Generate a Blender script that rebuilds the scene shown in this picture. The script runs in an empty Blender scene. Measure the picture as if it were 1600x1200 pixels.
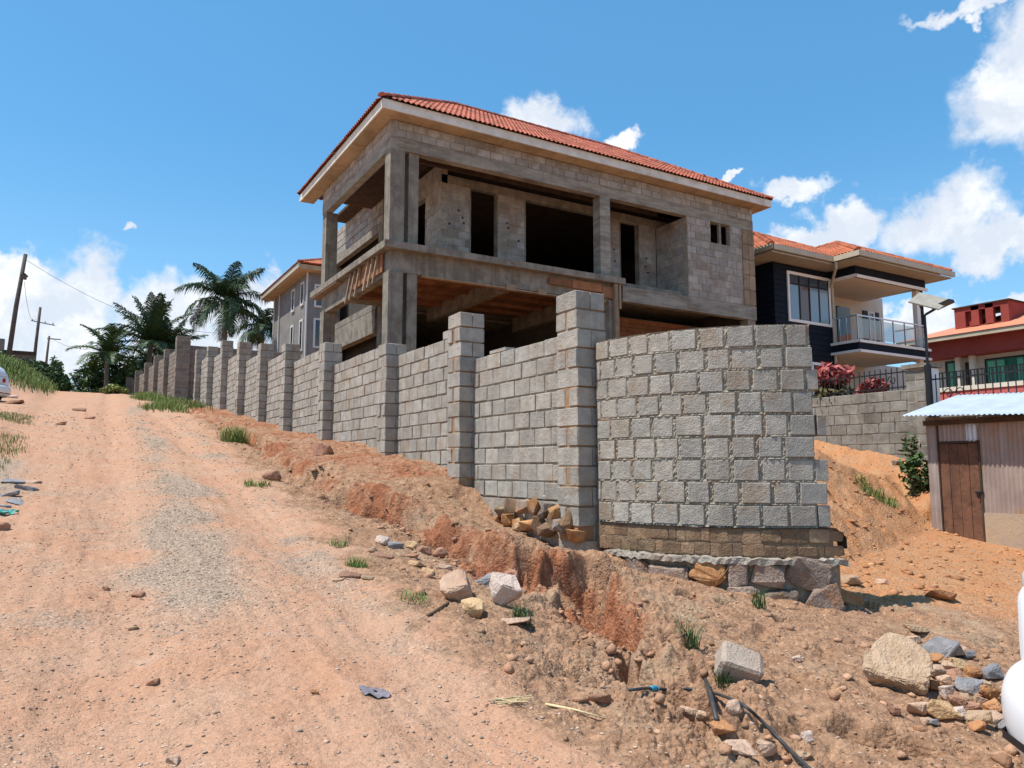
import bpy, bmesh, math, random
import numpy as np
from mathutils import Vector, Matrix, Euler
random.seed(7); RN=np.random.default_rng(7)
scene=bpy.context.scene
COL=scene.collection
# ------------------------------------------------------------------ camera, sky, sun, exposure
FPX=1170.0; PITCH=math.atan(133/1170.0); YAW=math.radians(30.6); EYE=np.array([0,0,1.6])
cd=bpy.data.cameras.new('camera'); cam=bpy.data.objects.new('camera',cd); COL.objects.link(cam)
cd.sensor_width=36; cd.lens=36*FPX/1600; cd.clip_start=.05; cd.clip_end=9000
cam.location=EYE; cam.rotation_euler=(math.pi/2+PITCH,0,-YAW); scene.camera=cam
F0=np.array([math.sin(YAW),math.cos(YAW),0]); RT=np.array([math.cos(YAW),-math.sin(YAW),0]); ZZ=np.array([0,0,1.])
FW=F0*math.cos(PITCH)+ZZ*math.sin(PITCH); UP=ZZ*math.cos(PITCH)-F0*math.sin(PITCH)
def ray(x,y):
    return FW+RT*(x-800)/FPX+UP*(600-y)/FPX
def onX(x,y,c): d=ray(x,y); return EYE+d*c/d[0]
def onY(x,y,c): d=ray(x,y); return EYE+d*c/d[1]
def onD(x,y,D): d=ray(x,y); return EYE+d*D/(d@F0)

SUN_EL=math.radians(64); SUN_AZ=math.atan2(-.95,.27)      # azimuth from +Y towards +X
sdir=Vector((math.sin(SUN_AZ)*math.cos(SUN_EL),math.cos(SUN_AZ)*math.cos(SUN_EL),math.sin(SUN_EL)))
sl=bpy.data.lights.new('sun','SUN'); sl.energy=4.6; sl.angle=math.radians(.5); sl.color=(1,.955,.88)
so=bpy.data.objects.new('sun',sl); COL.objects.link(so); so.rotation_euler=sdir.to_track_quat('Z','Y').to_euler()
scene.view_settings.view_transform='Standard'; scene.view_settings.look='None'
scene.view_settings.exposure=0.36; scene.view_settings.gamma=1; scene.view_settings.use_curve_mapping=False
scene.render.engine='CYCLES'; scene.cycles.max_bounces=6; scene.cycles.diffuse_bounces=2

class NT:
    def __init__(s,tree): s.t=tree; s.n=tree.nodes; s.l=tree.links
    def new(s,typ,**kw):
        n=s.n.new(typ)
        for k,v in kw.items(): setattr(n,k,v)
        return n
    def put(s,sock,v):
        if isinstance(v,bpy.types.NodeSocket): s.l.new(v,sock)
        elif v is not None: sock.default_value=v
    def math(s,op,a,b=None,c=None,clamp=False):
        n=s.new('ShaderNodeMath',operation=op,use_clamp=clamp); s.put(n.inputs[0],a)
        if b is not None: s.put(n.inputs[1],b)
        if c is not None: s.put(n.inputs[2],c)
        return n.outputs[0]
    def vmath(s,op,a,b=None,out=0):
        n=s.new('ShaderNodeVectorMath',operation=op); s.put(n.inputs[0],a)
        if b is not None: s.put(n.inputs[3] if op=='SCALE' else n.inputs[1],b)
        return n.outputs[out]
    def mix(s,f,a,b,mode='MIX'):
        n=s.new('ShaderNodeMix',data_type='RGBA',blend_type=mode)
        s.put(n.inputs[0],f); s.put(n.inputs[6],a); s.put(n.inputs[7],b); return n.outputs[2]
    def noise(s,vec,scale,detail=4,rough=.55,out=0):
        n=s.new('ShaderNodeTexNoise'); s.put(n.inputs['Vector'],vec); n.inputs['Scale'].default_value=scale
        n.inputs['Detail'].default_value=detail; n.inputs['Roughness'].default_value=rough; return n.outputs[out]
    def step(s,v,a,b,lo=0.,hi=1.):
        n=s.new('ShaderNodeMapRange',interpolation_type='SMOOTHSTEP'); s.put(n.inputs[0],v)
        n.inputs[1].default_value=a; n.inputs[2].default_value=b; n.inputs[3].default_value=lo; n.inputs[4].default_value=hi
        return n.outputs[0]
def c4(c): return (c[0],c[1],c[2],1)

# world: physical sky with cumulus clouds where they stand in the sky
W=bpy.data.worlds.new('World'); scene.world=W; W.use_nodes=True
t=NT(W.node_tree); t.n.clear()
sky=t.new('ShaderNodeTexSky',sky_type='NISHITA',sun_disc=False,sun_elevation=SUN_EL,sun_rotation=SUN_AZ,altitude=1100,air_density=1.0,dust_density=.35,ozone_density=1.6)
dirv=t.new('ShaderNodeTexCoord').outputs['Generated']
w1=t.vmath('SCALE',t.vmath('SUBTRACT',t.noise(dirv,9,5,.6,1),(.5,.5,.5)),.13)
w2=t.vmath('SCALE',t.vmath('SUBTRACT',t.noise(dirv,34,4,.6,1),(.5,.5,.5)),.045)
wd=t.vmath('ADD',t.vmath('ADD',dirv,w1),w2)
CLOUDS=[ # centre px, half widths px
 (855,180,66,42),(965,222,32,18),(70,505,135,105),(140,455,55,62),(15,405,45,34),(105,575,90,48),(300,500,108,56),(405,468,72,40),(330,560,130,44),(240,560,60,36),
 (1318,350,62,36),(1280,372,66,24),(1248,300,60,22),(1150,285,24,7),(1470,345,74,54),(1545,378,95,32),(1605,150,88,82),(1560,120,38,36),(1650,80,80,80),
 (1540,10,90,14),(1590,455,36,18),(1470,505,56,34),(1400,490,70,22),(208,362,15,8),(560,600,200,40),(1000,620,500,30),(-120,480,120,110),(1800,300,120,70),(-300,300,90,40)]
CC=[tuple(ray(x,y)/np.linalg.norm(ray(x,y)))+(a/FPX,b/FPX,x) for x,y,a,b in CLOUDS]
rr=random.Random(3)
for i in range(34):                                             # the same kind of cloud all round the rest of the sky
    az=YAW+math.radians(50+i*7.9+rr.uniform(-3,3)); el=math.radians(rr.choice([6,9,12,20,30])+rr.uniform(-3,3))
    CC.append((math.sin(az)*math.cos(el),math.cos(az)*math.cos(el),math.sin(el),rr.uniform(.05,.14),rr.uniform(.03,.07),0))
dmin=None
for x,y,z,a,b,_ in CC:
    v=Vector((x,y,z)); e1=Vector((y,-x,0)).normalized(); e2=e1.cross(v)
    if e2.z<0: e2=-e2
    m=Matrix((e1,v,e1.cross(v)*1.0)).transposed()
    mp=t.new('ShaderNodeMapping',vector_type='TEXTURE'); t.put(mp.inputs[0],wd)
    mp.inputs['Location'].default_value=v; mp.inputs['Rotation'].default_value=m.to_euler('XYZ')
    mp.inputs['Scale'].default_value=(a,.6,b)
    L=t.vmath('LENGTH',mp.outputs[0],out=1)
    dmin=L if dmin is None else t.math('MINIMUM',dmin,L)
fb=t.noise(dirv,16,7,.62)
dens=t.math('ADD',t.math('SUBTRACT',1.0,dmin),t.math('MULTIPLY',t.math('SUBTRACT',fb,.5),1.1))
cm=t.step(dens,-.1,.5)
shade=t.step(t.noise(wd,12,4,.55),.38,.7)
ccol=t.mix(shade,(4.4,4.75,5.3,1),(6.4,6.4,6.4,1))
tint=t.mix(1.0,sky.outputs[0],(.74,1.2,1.24,1),'MULTIPLY')
tint=t.mix(.5,tint,(.62,2.15,4.35,1))
sx=t.new('ShaderNodeSeparateXYZ'); t.l.new(dirv,sx.inputs[0])
hz=t.step(sx.outputs[2],.0,.42,.3,.0)
tint=t.mix(hz,tint,(4.2,5.6,6.6,1))
skyc=t.mix(t.math('MULTIPLY',cm,.93),tint,ccol)
bg=t.new('ShaderNodeBackground'); t.l.new(skyc,bg.inputs[0]); bg.inputs[1].default_value=.14
t.l.new(bg.outputs[0],t.new('ShaderNodeOutputWorld').inputs[0])

# ------------------------------------------------------------------ materials
MATS={}
def pmat(name,c1,c2=None,scale=6,rough=.85,bump=.3,bscale=60,rand=.0,fine=.0,fscale=120,stain=None,sscale=2.5,samt=.5,metal=0,spec=.3,stretch=None,streak=None):
    """colour mixed by noise in world space + per piece variation + stains + fine relief"""
    m=bpy.data.materials.new(name); m.use_nodes=True; t=NT(m.node_tree); b=t.n['Principled BSDF']
    geo=t.new('ShaderNodeNewGeometry'); P=geo.outputs['Position']
    oi=t.new('ShaderNodeObjectInfo')
    if stretch:
        P=t.vmath('MULTIPLY',P,stretch)
    n1=t.noise(P,scale,5,.6)
    col=t.mix(t.step(n1,.3,.7),c4(c1),c4(c2 or c1))
    if stain:
        col=t.mix(t.math('MULTIPLY',t.step(t.noise(P,sscale,5,.65),.5,.68),samt),col,c4(stain))
    if streak:
        q=t.vmath('MULTIPLY',geo.outputs['Position'],(7,7,.5))
        col=t.mix(t.math('MULTIPLY',t.step(t.noise(q,1.0,3,.6),.5,.72),streak[3]),col,c4(streak[:3]))
    if rand:
        r=t.math('FRACT',t.math('ADD',geo.outputs['Random Per Island'],oi.outputs['Random']))
        k=t.math('ADD',1-rand,t.math('MULTIPLY',r,2*rand))
        r2=t.math('ADD',1-rand*.15,t.math('MULTIPLY',t.math('FRACT',t.math('MULTIPLY',r,7.31)),rand*.3))
        cx=t.new('ShaderNodeCombineXYZ'); k2=t.math('MULTIPLY',k,r2)
        t.l.new(k,cx.inputs[0]); t.l.new(k2,cx.inputs[1]); t.l.new(t.math('MULTIPLY',k2,r2),cx.inputs[2])
        col=t.mix(1,col,cx.outputs[0],'MULTIPLY')
    if fine:
        f=t.noise(geo.outputs['Position'],fscale,3,.7)
        col=t.mix(1,col,t.mix(t.step(f,.3,.7),(1-fine,1-fine,1-fine,1),(1+fine,1+fine,1+fine,1)),'MULTIPLY')
    t.put(b.inputs['Base Color'],col); b.inputs['Roughness'].default_value=rough; b.inputs['Metallic'].default_value=metal
    b.inputs['Specular IOR Level'].default_value=spec
    if bump:
        bn=t.new('ShaderNodeBump'); bn.inputs['Strength'].default_value=bump; bn.inputs['Distance'].default_value=.02
        h=t.math('ADD',t.noise(P,bscale,4,.65),t.math('MULTIPLY',t.noise(P,bscale*.25,3,.6),1.5))
        t.l.new(h,bn.inputs['Height']); t.l.new(bn.outputs[0],b.inputs['Normal'])
    MATS[name]=m; return m
M_block=pmat('grey concrete block',(.43,.388,.33),(.32,.288,.248),5,.92,.75,70,.14,.18,150,stain=(.33,.24,.165),sscale=2.6,samt=.7,streak=(.24,.205,.165,.35))
M_blockold=pmat('weathered brown concrete block',(.25,.205,.17),(.19,.155,.125),4,.92,.5,70,.2,.12,150,stain=(.3,.2,.14),samt=.5)
M_mortar=pmat('sand cement mortar',(.42,.37,.29),(.27,.235,.18),14,.95,.8,60,0,.15,160,stain=(.33,.14,.05),sscale=3.3,samt=.45)
M_orange=pmat('red earth mortar',(.42,.2,.085),(.3,.21,.13),16,.95,.8,60,0,.12,130,stain=(.36,.32,.26),sscale=5,samt=.9)
M_hblock=pmat('house concrete block',(.38,.345,.305),(.27,.24,.21),5,.92,.5,60,.2,.14,140,stain=(.23,.165,.115),sscale=1.1,samt=.75)
M_nblock=pmat('dark mottled grey block',(.3,.275,.235),(.2,.183,.155),4,.93,.5,60,.16,.14,120,stain=(.12,.105,.085),sscale=1.5,samt=.7,streak=(.13,.115,.09,.45))  # darker blotches and streaks at random over the grey
M_conc=pmat('rough cast concrete',(.29,.255,.205),(.175,.152,.12),3,.92,.7,30,.05,.1,90,stain=(.14,.11,.085),sscale=2,samt=.7,streak=(.12,.09,.065,.55))
M_concL=pmat('pale concrete',(.345,.315,.26),(.215,.192,.157),1.6,.9,.45,26,.05,.12,90,stain=(.17,.13,.095),sscale=1.1,samt=.75,stretch=(1,1,4.5),streak=(.15,.115,.085,.35))
M_form=pmat('formwork timber',(.27,.12,.055),(.19,.08,.04),4,.85,.3,40,.3,.1,60,streak=(.2,.09,.045,.5))
M_wood=pmat('sun bleached timber',(.36,.26,.17),(.27,.19,.12),5,.85,.3,50,.2,.1,60,streak=(.17,.11,.07,.4))
M_soffit=pmat('eave board',(.46,.345,.22),(.36,.265,.17),2,.8,.15,30,.12,.06,60,stain=(.25,.17,.1),sscale=2,samt=.4)
M_fascia=pmat('weathered fascia board',(.78,.73,.65),(.64,.59,.51),3,.7,.15,30,.06,.06,60,stain=(.4,.33,.24),sscale=2.2,samt=.4)
M_tile=pmat('terracotta roof tile',(.45,.125,.07),(.34,.098,.056),3,.8,.15,40,.26,.1,90,stain=(.2,.075,.05),sscale=1.6,samt=.6)
M_tile2=pmat('orange roof tile',(.5,.155,.07),(.4,.12,.055),3,.75,.15,40,.24,.1,90,stain=(.33,.12,.07),sscale=1.1,samt=.35)
M_dkwall=pmat('shade darkened blockwork',(.07,.06,.05),(.05,.042,.035),3,.95,.3,30)  # room shade put into the wall and floor colour
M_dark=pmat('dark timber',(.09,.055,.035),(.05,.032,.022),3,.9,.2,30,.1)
M_stoneG=pmat('grey field stone',(.33,.25,.2),(.17,.13,.11),5,.9,.9,40,.32,.2,90,stain=(.36,.2,.115),sscale=5,samt=.9)
M_stoneO=pmat('orange quarry stone',(.45,.24,.1),(.3,.13,.055),8,.88,.6,40,.25,.14,90,stain=(.45,.36,.25),sscale=5,samt=.7)
M_plinth=pmat('stone pattern plinth',(.27,.165,.095),(.2,.125,.08),6,.92,.6,40,.3,.12,90,stain=(.36,.26,.15),sscale=5,samt=.7)
M_plinthj=pmat('brown plinth render',(.24,.165,.105),(.19,.13,.085),8,.95,.8,50,0,.15,90)
M_cement=pmat('grey cement ledge',(.42,.37,.31),(.31,.265,.215),8,.92,.8,40,0,.12,90,stain=(.35,.22,.13),sscale=3,samt=.5)
M_navy=pmat('navy blue cladding',(.008,.013,.024),(.006,.010,.018),3,.75,.08,30,.12,spec=.2)
M_white=pmat('white paint',(.8,.79,.76),(.72,.71,.68),2,.5,.05,30)
M_cream=pmat('cream wall paint',(.72,.66,.56),(.66,.6,.5),1.5,.7,.05,30)
M_gutter=pmat('cream gutter',(.5,.43,.32),(.43,.37,.27),2,.5,.05,30)
M_eaveb=pmat('grey beige eave board',(.4,.36,.29),(.35,.31,.25),2,.7,.05,30)  # even grey beige board colour
M_steel=pmat('brushed steel',(.55,.56,.57),None,5,.3,0,metal=.9)
M_black=pmat('black painted iron',(.016,.016,.018),None,5,.5,.05)
M_maroon=pmat('maroon render',(.3,.055,.04),(.24,.045,.035),1.5,.8,.1,40)
M_pink=pmat('pink red wall paint',(.55,.13,.12),(.47,.11,.1),1.5,.8,.1,40)
M_flatroof=pmat('smooth salmon roof sheeting',(.6,.24,.13),(.54,.205,.115),1.2,.6,.1,25)
M_greyren=pmat('grey render',(.235,.22,.205),(.18,.168,.157),1.5,.9,.25,40,stain=(.29,.265,.235),sscale=.8,samt=.5)
M_trim=pmat('pale window trim',(.6,.57,.54),None,3,.7,.05,30)
M_zinc=pmat('bright galvanised roof sheet',(.62,.66,.69),(.52,.56,.6),2,.5,.05,30,metal=.3,stain=(.45,.43,.4),sscale=1.2,samt=.4)
M_rust=pmat('weathered corrugated sheet',(.4,.31,.265),(.31,.235,.2),2.2,.65,.1,40,.06,.06,90,metal=.15,stain=(.4,.22,.12),sscale=1.6,samt=.8,streak=(.5,.46,.44,.5))
M_rust2=pmat('shiny corrugated offcut',(.6,.62,.66),(.42,.4,.4),6,.4,.1,40,metal=.5)
M_plank=pmat('brown door plank',(.2,.095,.055),(.14,.065,.04),6,.85,.3,50,.2,.1,70,stain=(.08,.04,.025),sscale=7,samt=.6,streak=(.09,.045,.03,.5))
M_dirtyconc=pmat('earth splashed concrete',(.44,.33,.22),(.38,.29,.22),2.5,.92,.3,40,0,.08,90,stain=(.5,.31,.17),sscale=1.5,samt=.7)
M_rock_tan=pmat('tan rock',(.5,.345,.225),(.4,.265,.165),9,.9,.9,45,.12,.12,110,stain=(.34,.2,.1),sscale=7,samt=.5)
M_rock_pink=pmat('pale pink rock',(.56,.38,.27),(.44,.29,.2),9,.9,.7,45,.1,.1,110,stain=(.45,.27,.17),sscale=6,samt=.6)
M_rock_white=pmat('white pink quartz rock',(.6,.47,.39),(.5,.37,.3),9,.88,.8,45,.08,.12,110,stain=(.45,.28,.18),sscale=6,samt=.6)
M_rock_yel=pmat('yellow rock',(.58,.38,.2),(.46,.29,.15),9,.9,.8,45,.1,.12,110,stain=(.42,.25,.15),sscale=7,samt=.6)
M_rock_grey=pmat('blue grey rock',(.29,.28,.285),(.2,.19,.19),9,.85,.7,45,.15,.12,110,stain=(.4,.32,.26),sscale=6,samt=.5)
M_rock_org=pmat('orange rock',(.5,.24,.1),(.36,.16,.075),9,.9,.8,45,.2,.12,110)
M_rock_red=pmat('red brown rock',(.4,.21,.13),(.29,.15,.095),9,.9,.8,45,.2,.12,110)
M_cblock=pmat('dusty concrete block',(.43,.34,.27),(.36,.275,.215),12,.92,.6,70,0,.12,140,stain=(.42,.27,.18),sscale=5,samt=.5)
M_pebble=pmat('road gravel',(.48,.35,.26),(.33,.225,.16),2,.92,.4,60,.45)
M_clod=pmat('red soil clods',(.44,.25,.15),(.33,.18,.105),1.2,.95,.5,60,.3)
M_spoil=pmat('ochre earth lumps',(.5,.25,.115),(.38,.175,.085),1.2,.95,.5,60,.25)
M_leafd=pmat('dark palm leaf',(.045,.085,.03),(.03,.06,.022),.8,.55,0,rand=.35)
M_leaf=pmat('green leaf',(.06,.11,.03),(.04,.075,.02),.9,.55,0,rand=.4)
M_leafy=pmat('yellow green leaf',(.24,.26,.06),(.16,.2,.05),.9,.55,0,rand=.35)
M_grass=pmat('grass blade',(.12,.19,.04),(.17,.22,.055),.8,.6,0,rand=.4)
M_croton=pmat('pink red croton leaf',(.42,.1,.09),(.3,.06,.05),3,.5,0,rand=.4)
M_leafbr=pmat('bronze leaf',(.12,.09,.035),(.07,.075,.03),3,.5,0,rand=.4)
M_trunk=pmat('palm trunk',(.2,.17,.13),(.13,.11,.085),5,.9,.3,30)
M_pole=pmat('weathered pole',(.13,.1,.085),(.09,.07,.06),3,.9,.3,30)
M_straw=pmat('dry straw',(.6,.47,.27),(.48,.36,.2),20,.9,.2,60,.2)
M_stick=pmat('dry stick',(.24,.15,.09),(.17,.1,.06),20,.9,.3,60)
M_pipe=pmat('black plastic pipe',(.03,.035,.04),(.06,.055,.05),9,.5,.1,60)
M_blue=pmat('turquoise plastic',(.03,.33,.47),None,9,.4,.05)
M_plastic=pmat('grey plastic scrap',(.28,.24,.26),(.2,.17,.19),20,.5,.2,60)
M_teal=pmat('teal plastic scrap',(.03,.3,.26),(.1,.35,.3),20,.5,.2,60)
M_carw=pmat('white car paint',(.8,.81,.82),None,3,.22,0,spec=.6)
M_rubber=pmat('black rubber',(.02,.02,.02),None,9,.8,.1)
M_red=pmat('red lamp plastic',(.4,.015,.01),None,9,.25,0)
M_rim=pmat('silver wheel rim',(.5,.5,.52),None,9,.35,0,metal=.7)
M_solar=pmat('solar panel back',(.34,.31,.25),(.27,.245,.2),6,.5,.05)
def glass(name,col,rough=.06,alpha=1.0,metal=0):
    m=bpy.data.materials.new(name); m.use_nodes=True; b=m.node_tree.nodes['Principled BSDF']
    b.inputs['Base Color'].default_value=c4(col); b.inputs['Roughness'].default_value=rough; b.inputs['Metallic'].default_value=metal
    b.inputs['Specular IOR Level'].default_value=.8; b.inputs['Alpha'].default_value=alpha; return m
M_glass=glass('window glass',(.05,.075,.1)); M_gpane=glass('pale curtained glass',(.2,.29,.36),.1); M_bpane=glass('brown curtained glass',(.12,.07,.045),.1)
M_green=glass('green tinted glass',(.02,.16,.11),.06); M_greenL=glass('pale green curtained glass',(.12,.5,.33),.1); M_cglass=glass('dark car glass',(.012,.014,.016),.04)
M_rail=glass('clear railing glass',(.35,.5,.5),.05,.42)

# ------------------------------------------------------------------ mesh and object helpers
class MB:
    def __init__(s): s.v=[]; s.f=[]; s.m=[]
    def add(s,vs,fs,mi=0):
        o=len(s.v); s.v.extend(tuple(map(float,p)) for p in vs)
        for f in fs: s.f.append(tuple(i+o for i in f)); s.m.append(mi)
    def box(s,x0,x1,y0,y1,z0,z1,mi=0):
        s.add([(x0,y0,z0),(x1,y0,z0),(x1,y1,z0),(x0,y1,z0),(x0,y0,z1),(x1,y0,z1),(x1,y1,z1),(x0,y1,z1)],
              [(0,3,2,1),(4,5,6,7),(0,1,5,4),(1,2,6,5),(2,3,7,6),(3,0,4,7)],mi)
    def beam(s,a,b,w,h,mi=0,up=(0,0,1)):
        a=Vector(a); b=Vector(b); d=(b-a).normalized(); u=Vector(up)
        if abs(d.dot(u))>.98: u=Vector((1,0,0))
        sx=d.cross(u).normalized(); u=sx.cross(d)
        vs=[p+sx*i*w/2+u*j*h/2 for p in (a,b) for i,j in ((-1,-1),(1,-1),(1,1),(-1,1))]
        s.add(vs,[(0,1,2,3),(7,6,5,4),(0,4,5,1),(1,5,6,2),(2,6,7,3),(3,7,4,0)],mi)
    def tube(s,pts,rad,n=8,mi=0,cap=True):
        pts=[Vector(p) for p in pts]; rings=[]
        if not hasattr(rad,'__len__'): rad=[rad]*len(pts)
        for i,p in enumerate(pts):
            d=(pts[min(i+1,len(pts)-1)]-pts[max(i-1,0)]).normalized()
            u=Vector((0,0,1)) if abs(d.z)<.95 else Vector((1,0,0))
            a=d.cross(u).normalized(); b=a.cross(d)
            rings.append([p+(a*math.cos(2*math.pi*k/n)+b*math.sin(2*math.pi*k/n))*rad[i] for k in range(n)])
        vs=[q for r in rings for q in r]; fs=[]
        for i in range(len(pts)-1):
            for k in range(n): fs.append((i*n+k,i*n+(k+1)%n,(i+1)*n+(k+1)%n,(i+1)*n+k))
        if cap: fs.append(tuple(range(n-1,-1,-1))); fs.append(tuple(range((len(pts)-1)*n,len(pts)*n)))
        s.add(vs,fs,mi)
    def mesh(s,name,mats,smooth=False):
        me=bpy.data.meshes.new(name); me.from_pydata(s.v,[],s.f)
        for m in (mats if isinstance(mats,(list,tuple)) else [mats]): me.materials.append(m)
        if any(s.m): me.polygons.foreach_set('material_index',s.m)
        if smooth: me.polygons.foreach_set('use_smooth',[True]*len(me.polygons))
        me.update(); return me
    def obj(s,name,mats,parent=None,smooth=False,kind=None):
        return link(name,s.mesh(name,mats,smooth),parent,kind)
def link(name,me,parent=None,kind=None,loc=None,rot=None,scale=None):
    o=bpy.data.objects.new(name,me); COL.objects.link(o)
    if parent is not None: o.parent=parent
    if kind: o['kind']=kind
    if loc is not None: o.location=loc
    if rot is not None: o.rotation_euler=rot
    if scale is not None: o.scale=scale
    return o
def tag(o,label,cat,group=None):
    o['label']=label; o['category']=cat
    if group: o['group']=group
    return o
def thing(name,label,cat,loc=(0,0,0),group=None,rz=0):
    o=link(name,None,None,None,loc,(0,0,rz)); o.empty_display_size=.2; return tag(o,label,cat,group)
class Off(MB):
    """collects world coordinates, stored relative to an origin"""
    def __init__(s,org): super().__init__(); s.org=org
    def mesh(s,name,mats,smooth=False):
        o=s.org; s.v=[(p[0]-o[0],p[1]-o[1],p[2]-o[2]) for p in s.v]; return super().mesh(name,mats,smooth)
# numpy value noise
TAB=RN.random((256,256))
def vn(x,y):
    xi=np.floor(x).astype(int); yi=np.floor(y).astype(int); fx=x-xi; fy=y-yi
    fx=fx*fx*(3-2*fx); fy=fy*fy*(3-2*fy); a=TAB[xi&255,yi&255]; b=TAB[(xi+1)&255,yi&255]; c=TAB[xi&255,(yi+1)&255]; d=TAB[(xi+1)&255,(yi+1)&255]
    return (a*(1-fx)+b*fx)*(1-fy)+(c*(1-fx)+d*fx)*fy-.5
def fbm(x,y,s,o=4,r=.5,seed=0):
    z=0; a=1
    for i in range(o):
        z=z+a*vn(x*s+seed*17.3+i*5.1,y*s-seed*9.7+i*3.3); s*=2.03; a*=r
    return z
def sm(a,b,t):
    t=np.clip((t-a)/(b-a),0,1); return t*t*(3-2*t)

# ------------------------------------------------------------------ terrain
ARC_C=(8.03,7.45); ARC_R=2.41; WX=5.62
def base(Y):
    Y=np.asarray(Y,float); z=.119*np.clip(Y,-60,52)
    q=np.clip(Y-52,0,9); z=z+.119*q-.119*q*q/18.; z=z-.05*np.clip(Y-63,0,150); return z
SC=np.array([(4.9,46),(4.6,38),(4.45,33),(4.31,28.2),(3.98,19.1),(3.62,13.0),(3.5,9.9),(3.75,9.07),(3.61,7.46),(3.73,6.35),(4.35,6.25),(4.2,5.75),(3.85,5.1),(3.58,4.5),(3.3,3.85),(3.0,3.2),(2.75,2.6)])
def sdist(X,Y,PL):
    best=np.full(X.shape,1e9); sg=np.ones(X.shape); par=np.zeros(X.shape)
    for i in range(len(PL)-1):
        a=PL[i]; d=PL[i+1]-a; L2=d@d
        u=np.clip(((X-a[0])*d[0]+(Y-a[1])*d[1])/L2,0,1); dx=X-a[0]-u*d[0]; dy=Y-a[1]-u*d[1]; D=np.hypot(dx,dy)
        m=D<best; cr=d[0]*dy-d[1]*dx
        best=np.where(m,D,best); sg=np.where(m,np.sign(cr),sg); par=np.where(m,i+u,par)
    return best*sg,par
TR=np.array([(4.5,6.25),(4.1,5.6),(3.75,5.0),(3.55,4.4),(3.3,3.75),(3.05,3.2)])
HOLES=[(3.72,4.95,.17,.15),(3.52,4.32,.15,.17),(3.38,3.95,.12,.12),(3.2,3.55,.1,.08),(4.5,6.12,.3,.16),(4.15,6.22,.2,.14),(5.0,5.3,.16,.09),(5.2,5.0,.13,.08),(4.55,4.9,.1,.05),
  (3.55,8.0,.18,.26),(3.58,9.0,.15,.24),(3.5,9.6,.18,.28),(3.42,10.6,.2,.25),(3.6,7.3,.16,.24),(3.9,6.5,.2,.26),(3.6,12.2,.2,.22),(3.75,14.5,.25,.2),(3.95,17,.3,.22),(4.1,20.5,.35,.25),(3.62,8.6,.14,.16),(3.72,9.3,.12,.14),(3.45,10.4,.14,.12),(4.9,4.3,.12,.05),(3.7,2.6,.16,.1),(3.95,2.45,.14,.1),(3.5,2.75,.1,.07),(5.4,4.5,.12,.05)]
def insd(X,Y):
    """signed distance behind the boundary wall face (positive: inside the plot)"""
    line=X-WX; arc=ARC_R-np.hypot(X-ARC_C[0],Y-ARC_C[1]); low=np.minimum(Y-(ARC_C[1]-ARC_R),X-WX)
    return np.where(Y>ARC_C[1],line,np.where(X<ARC_C[0],arc,low))
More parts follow.
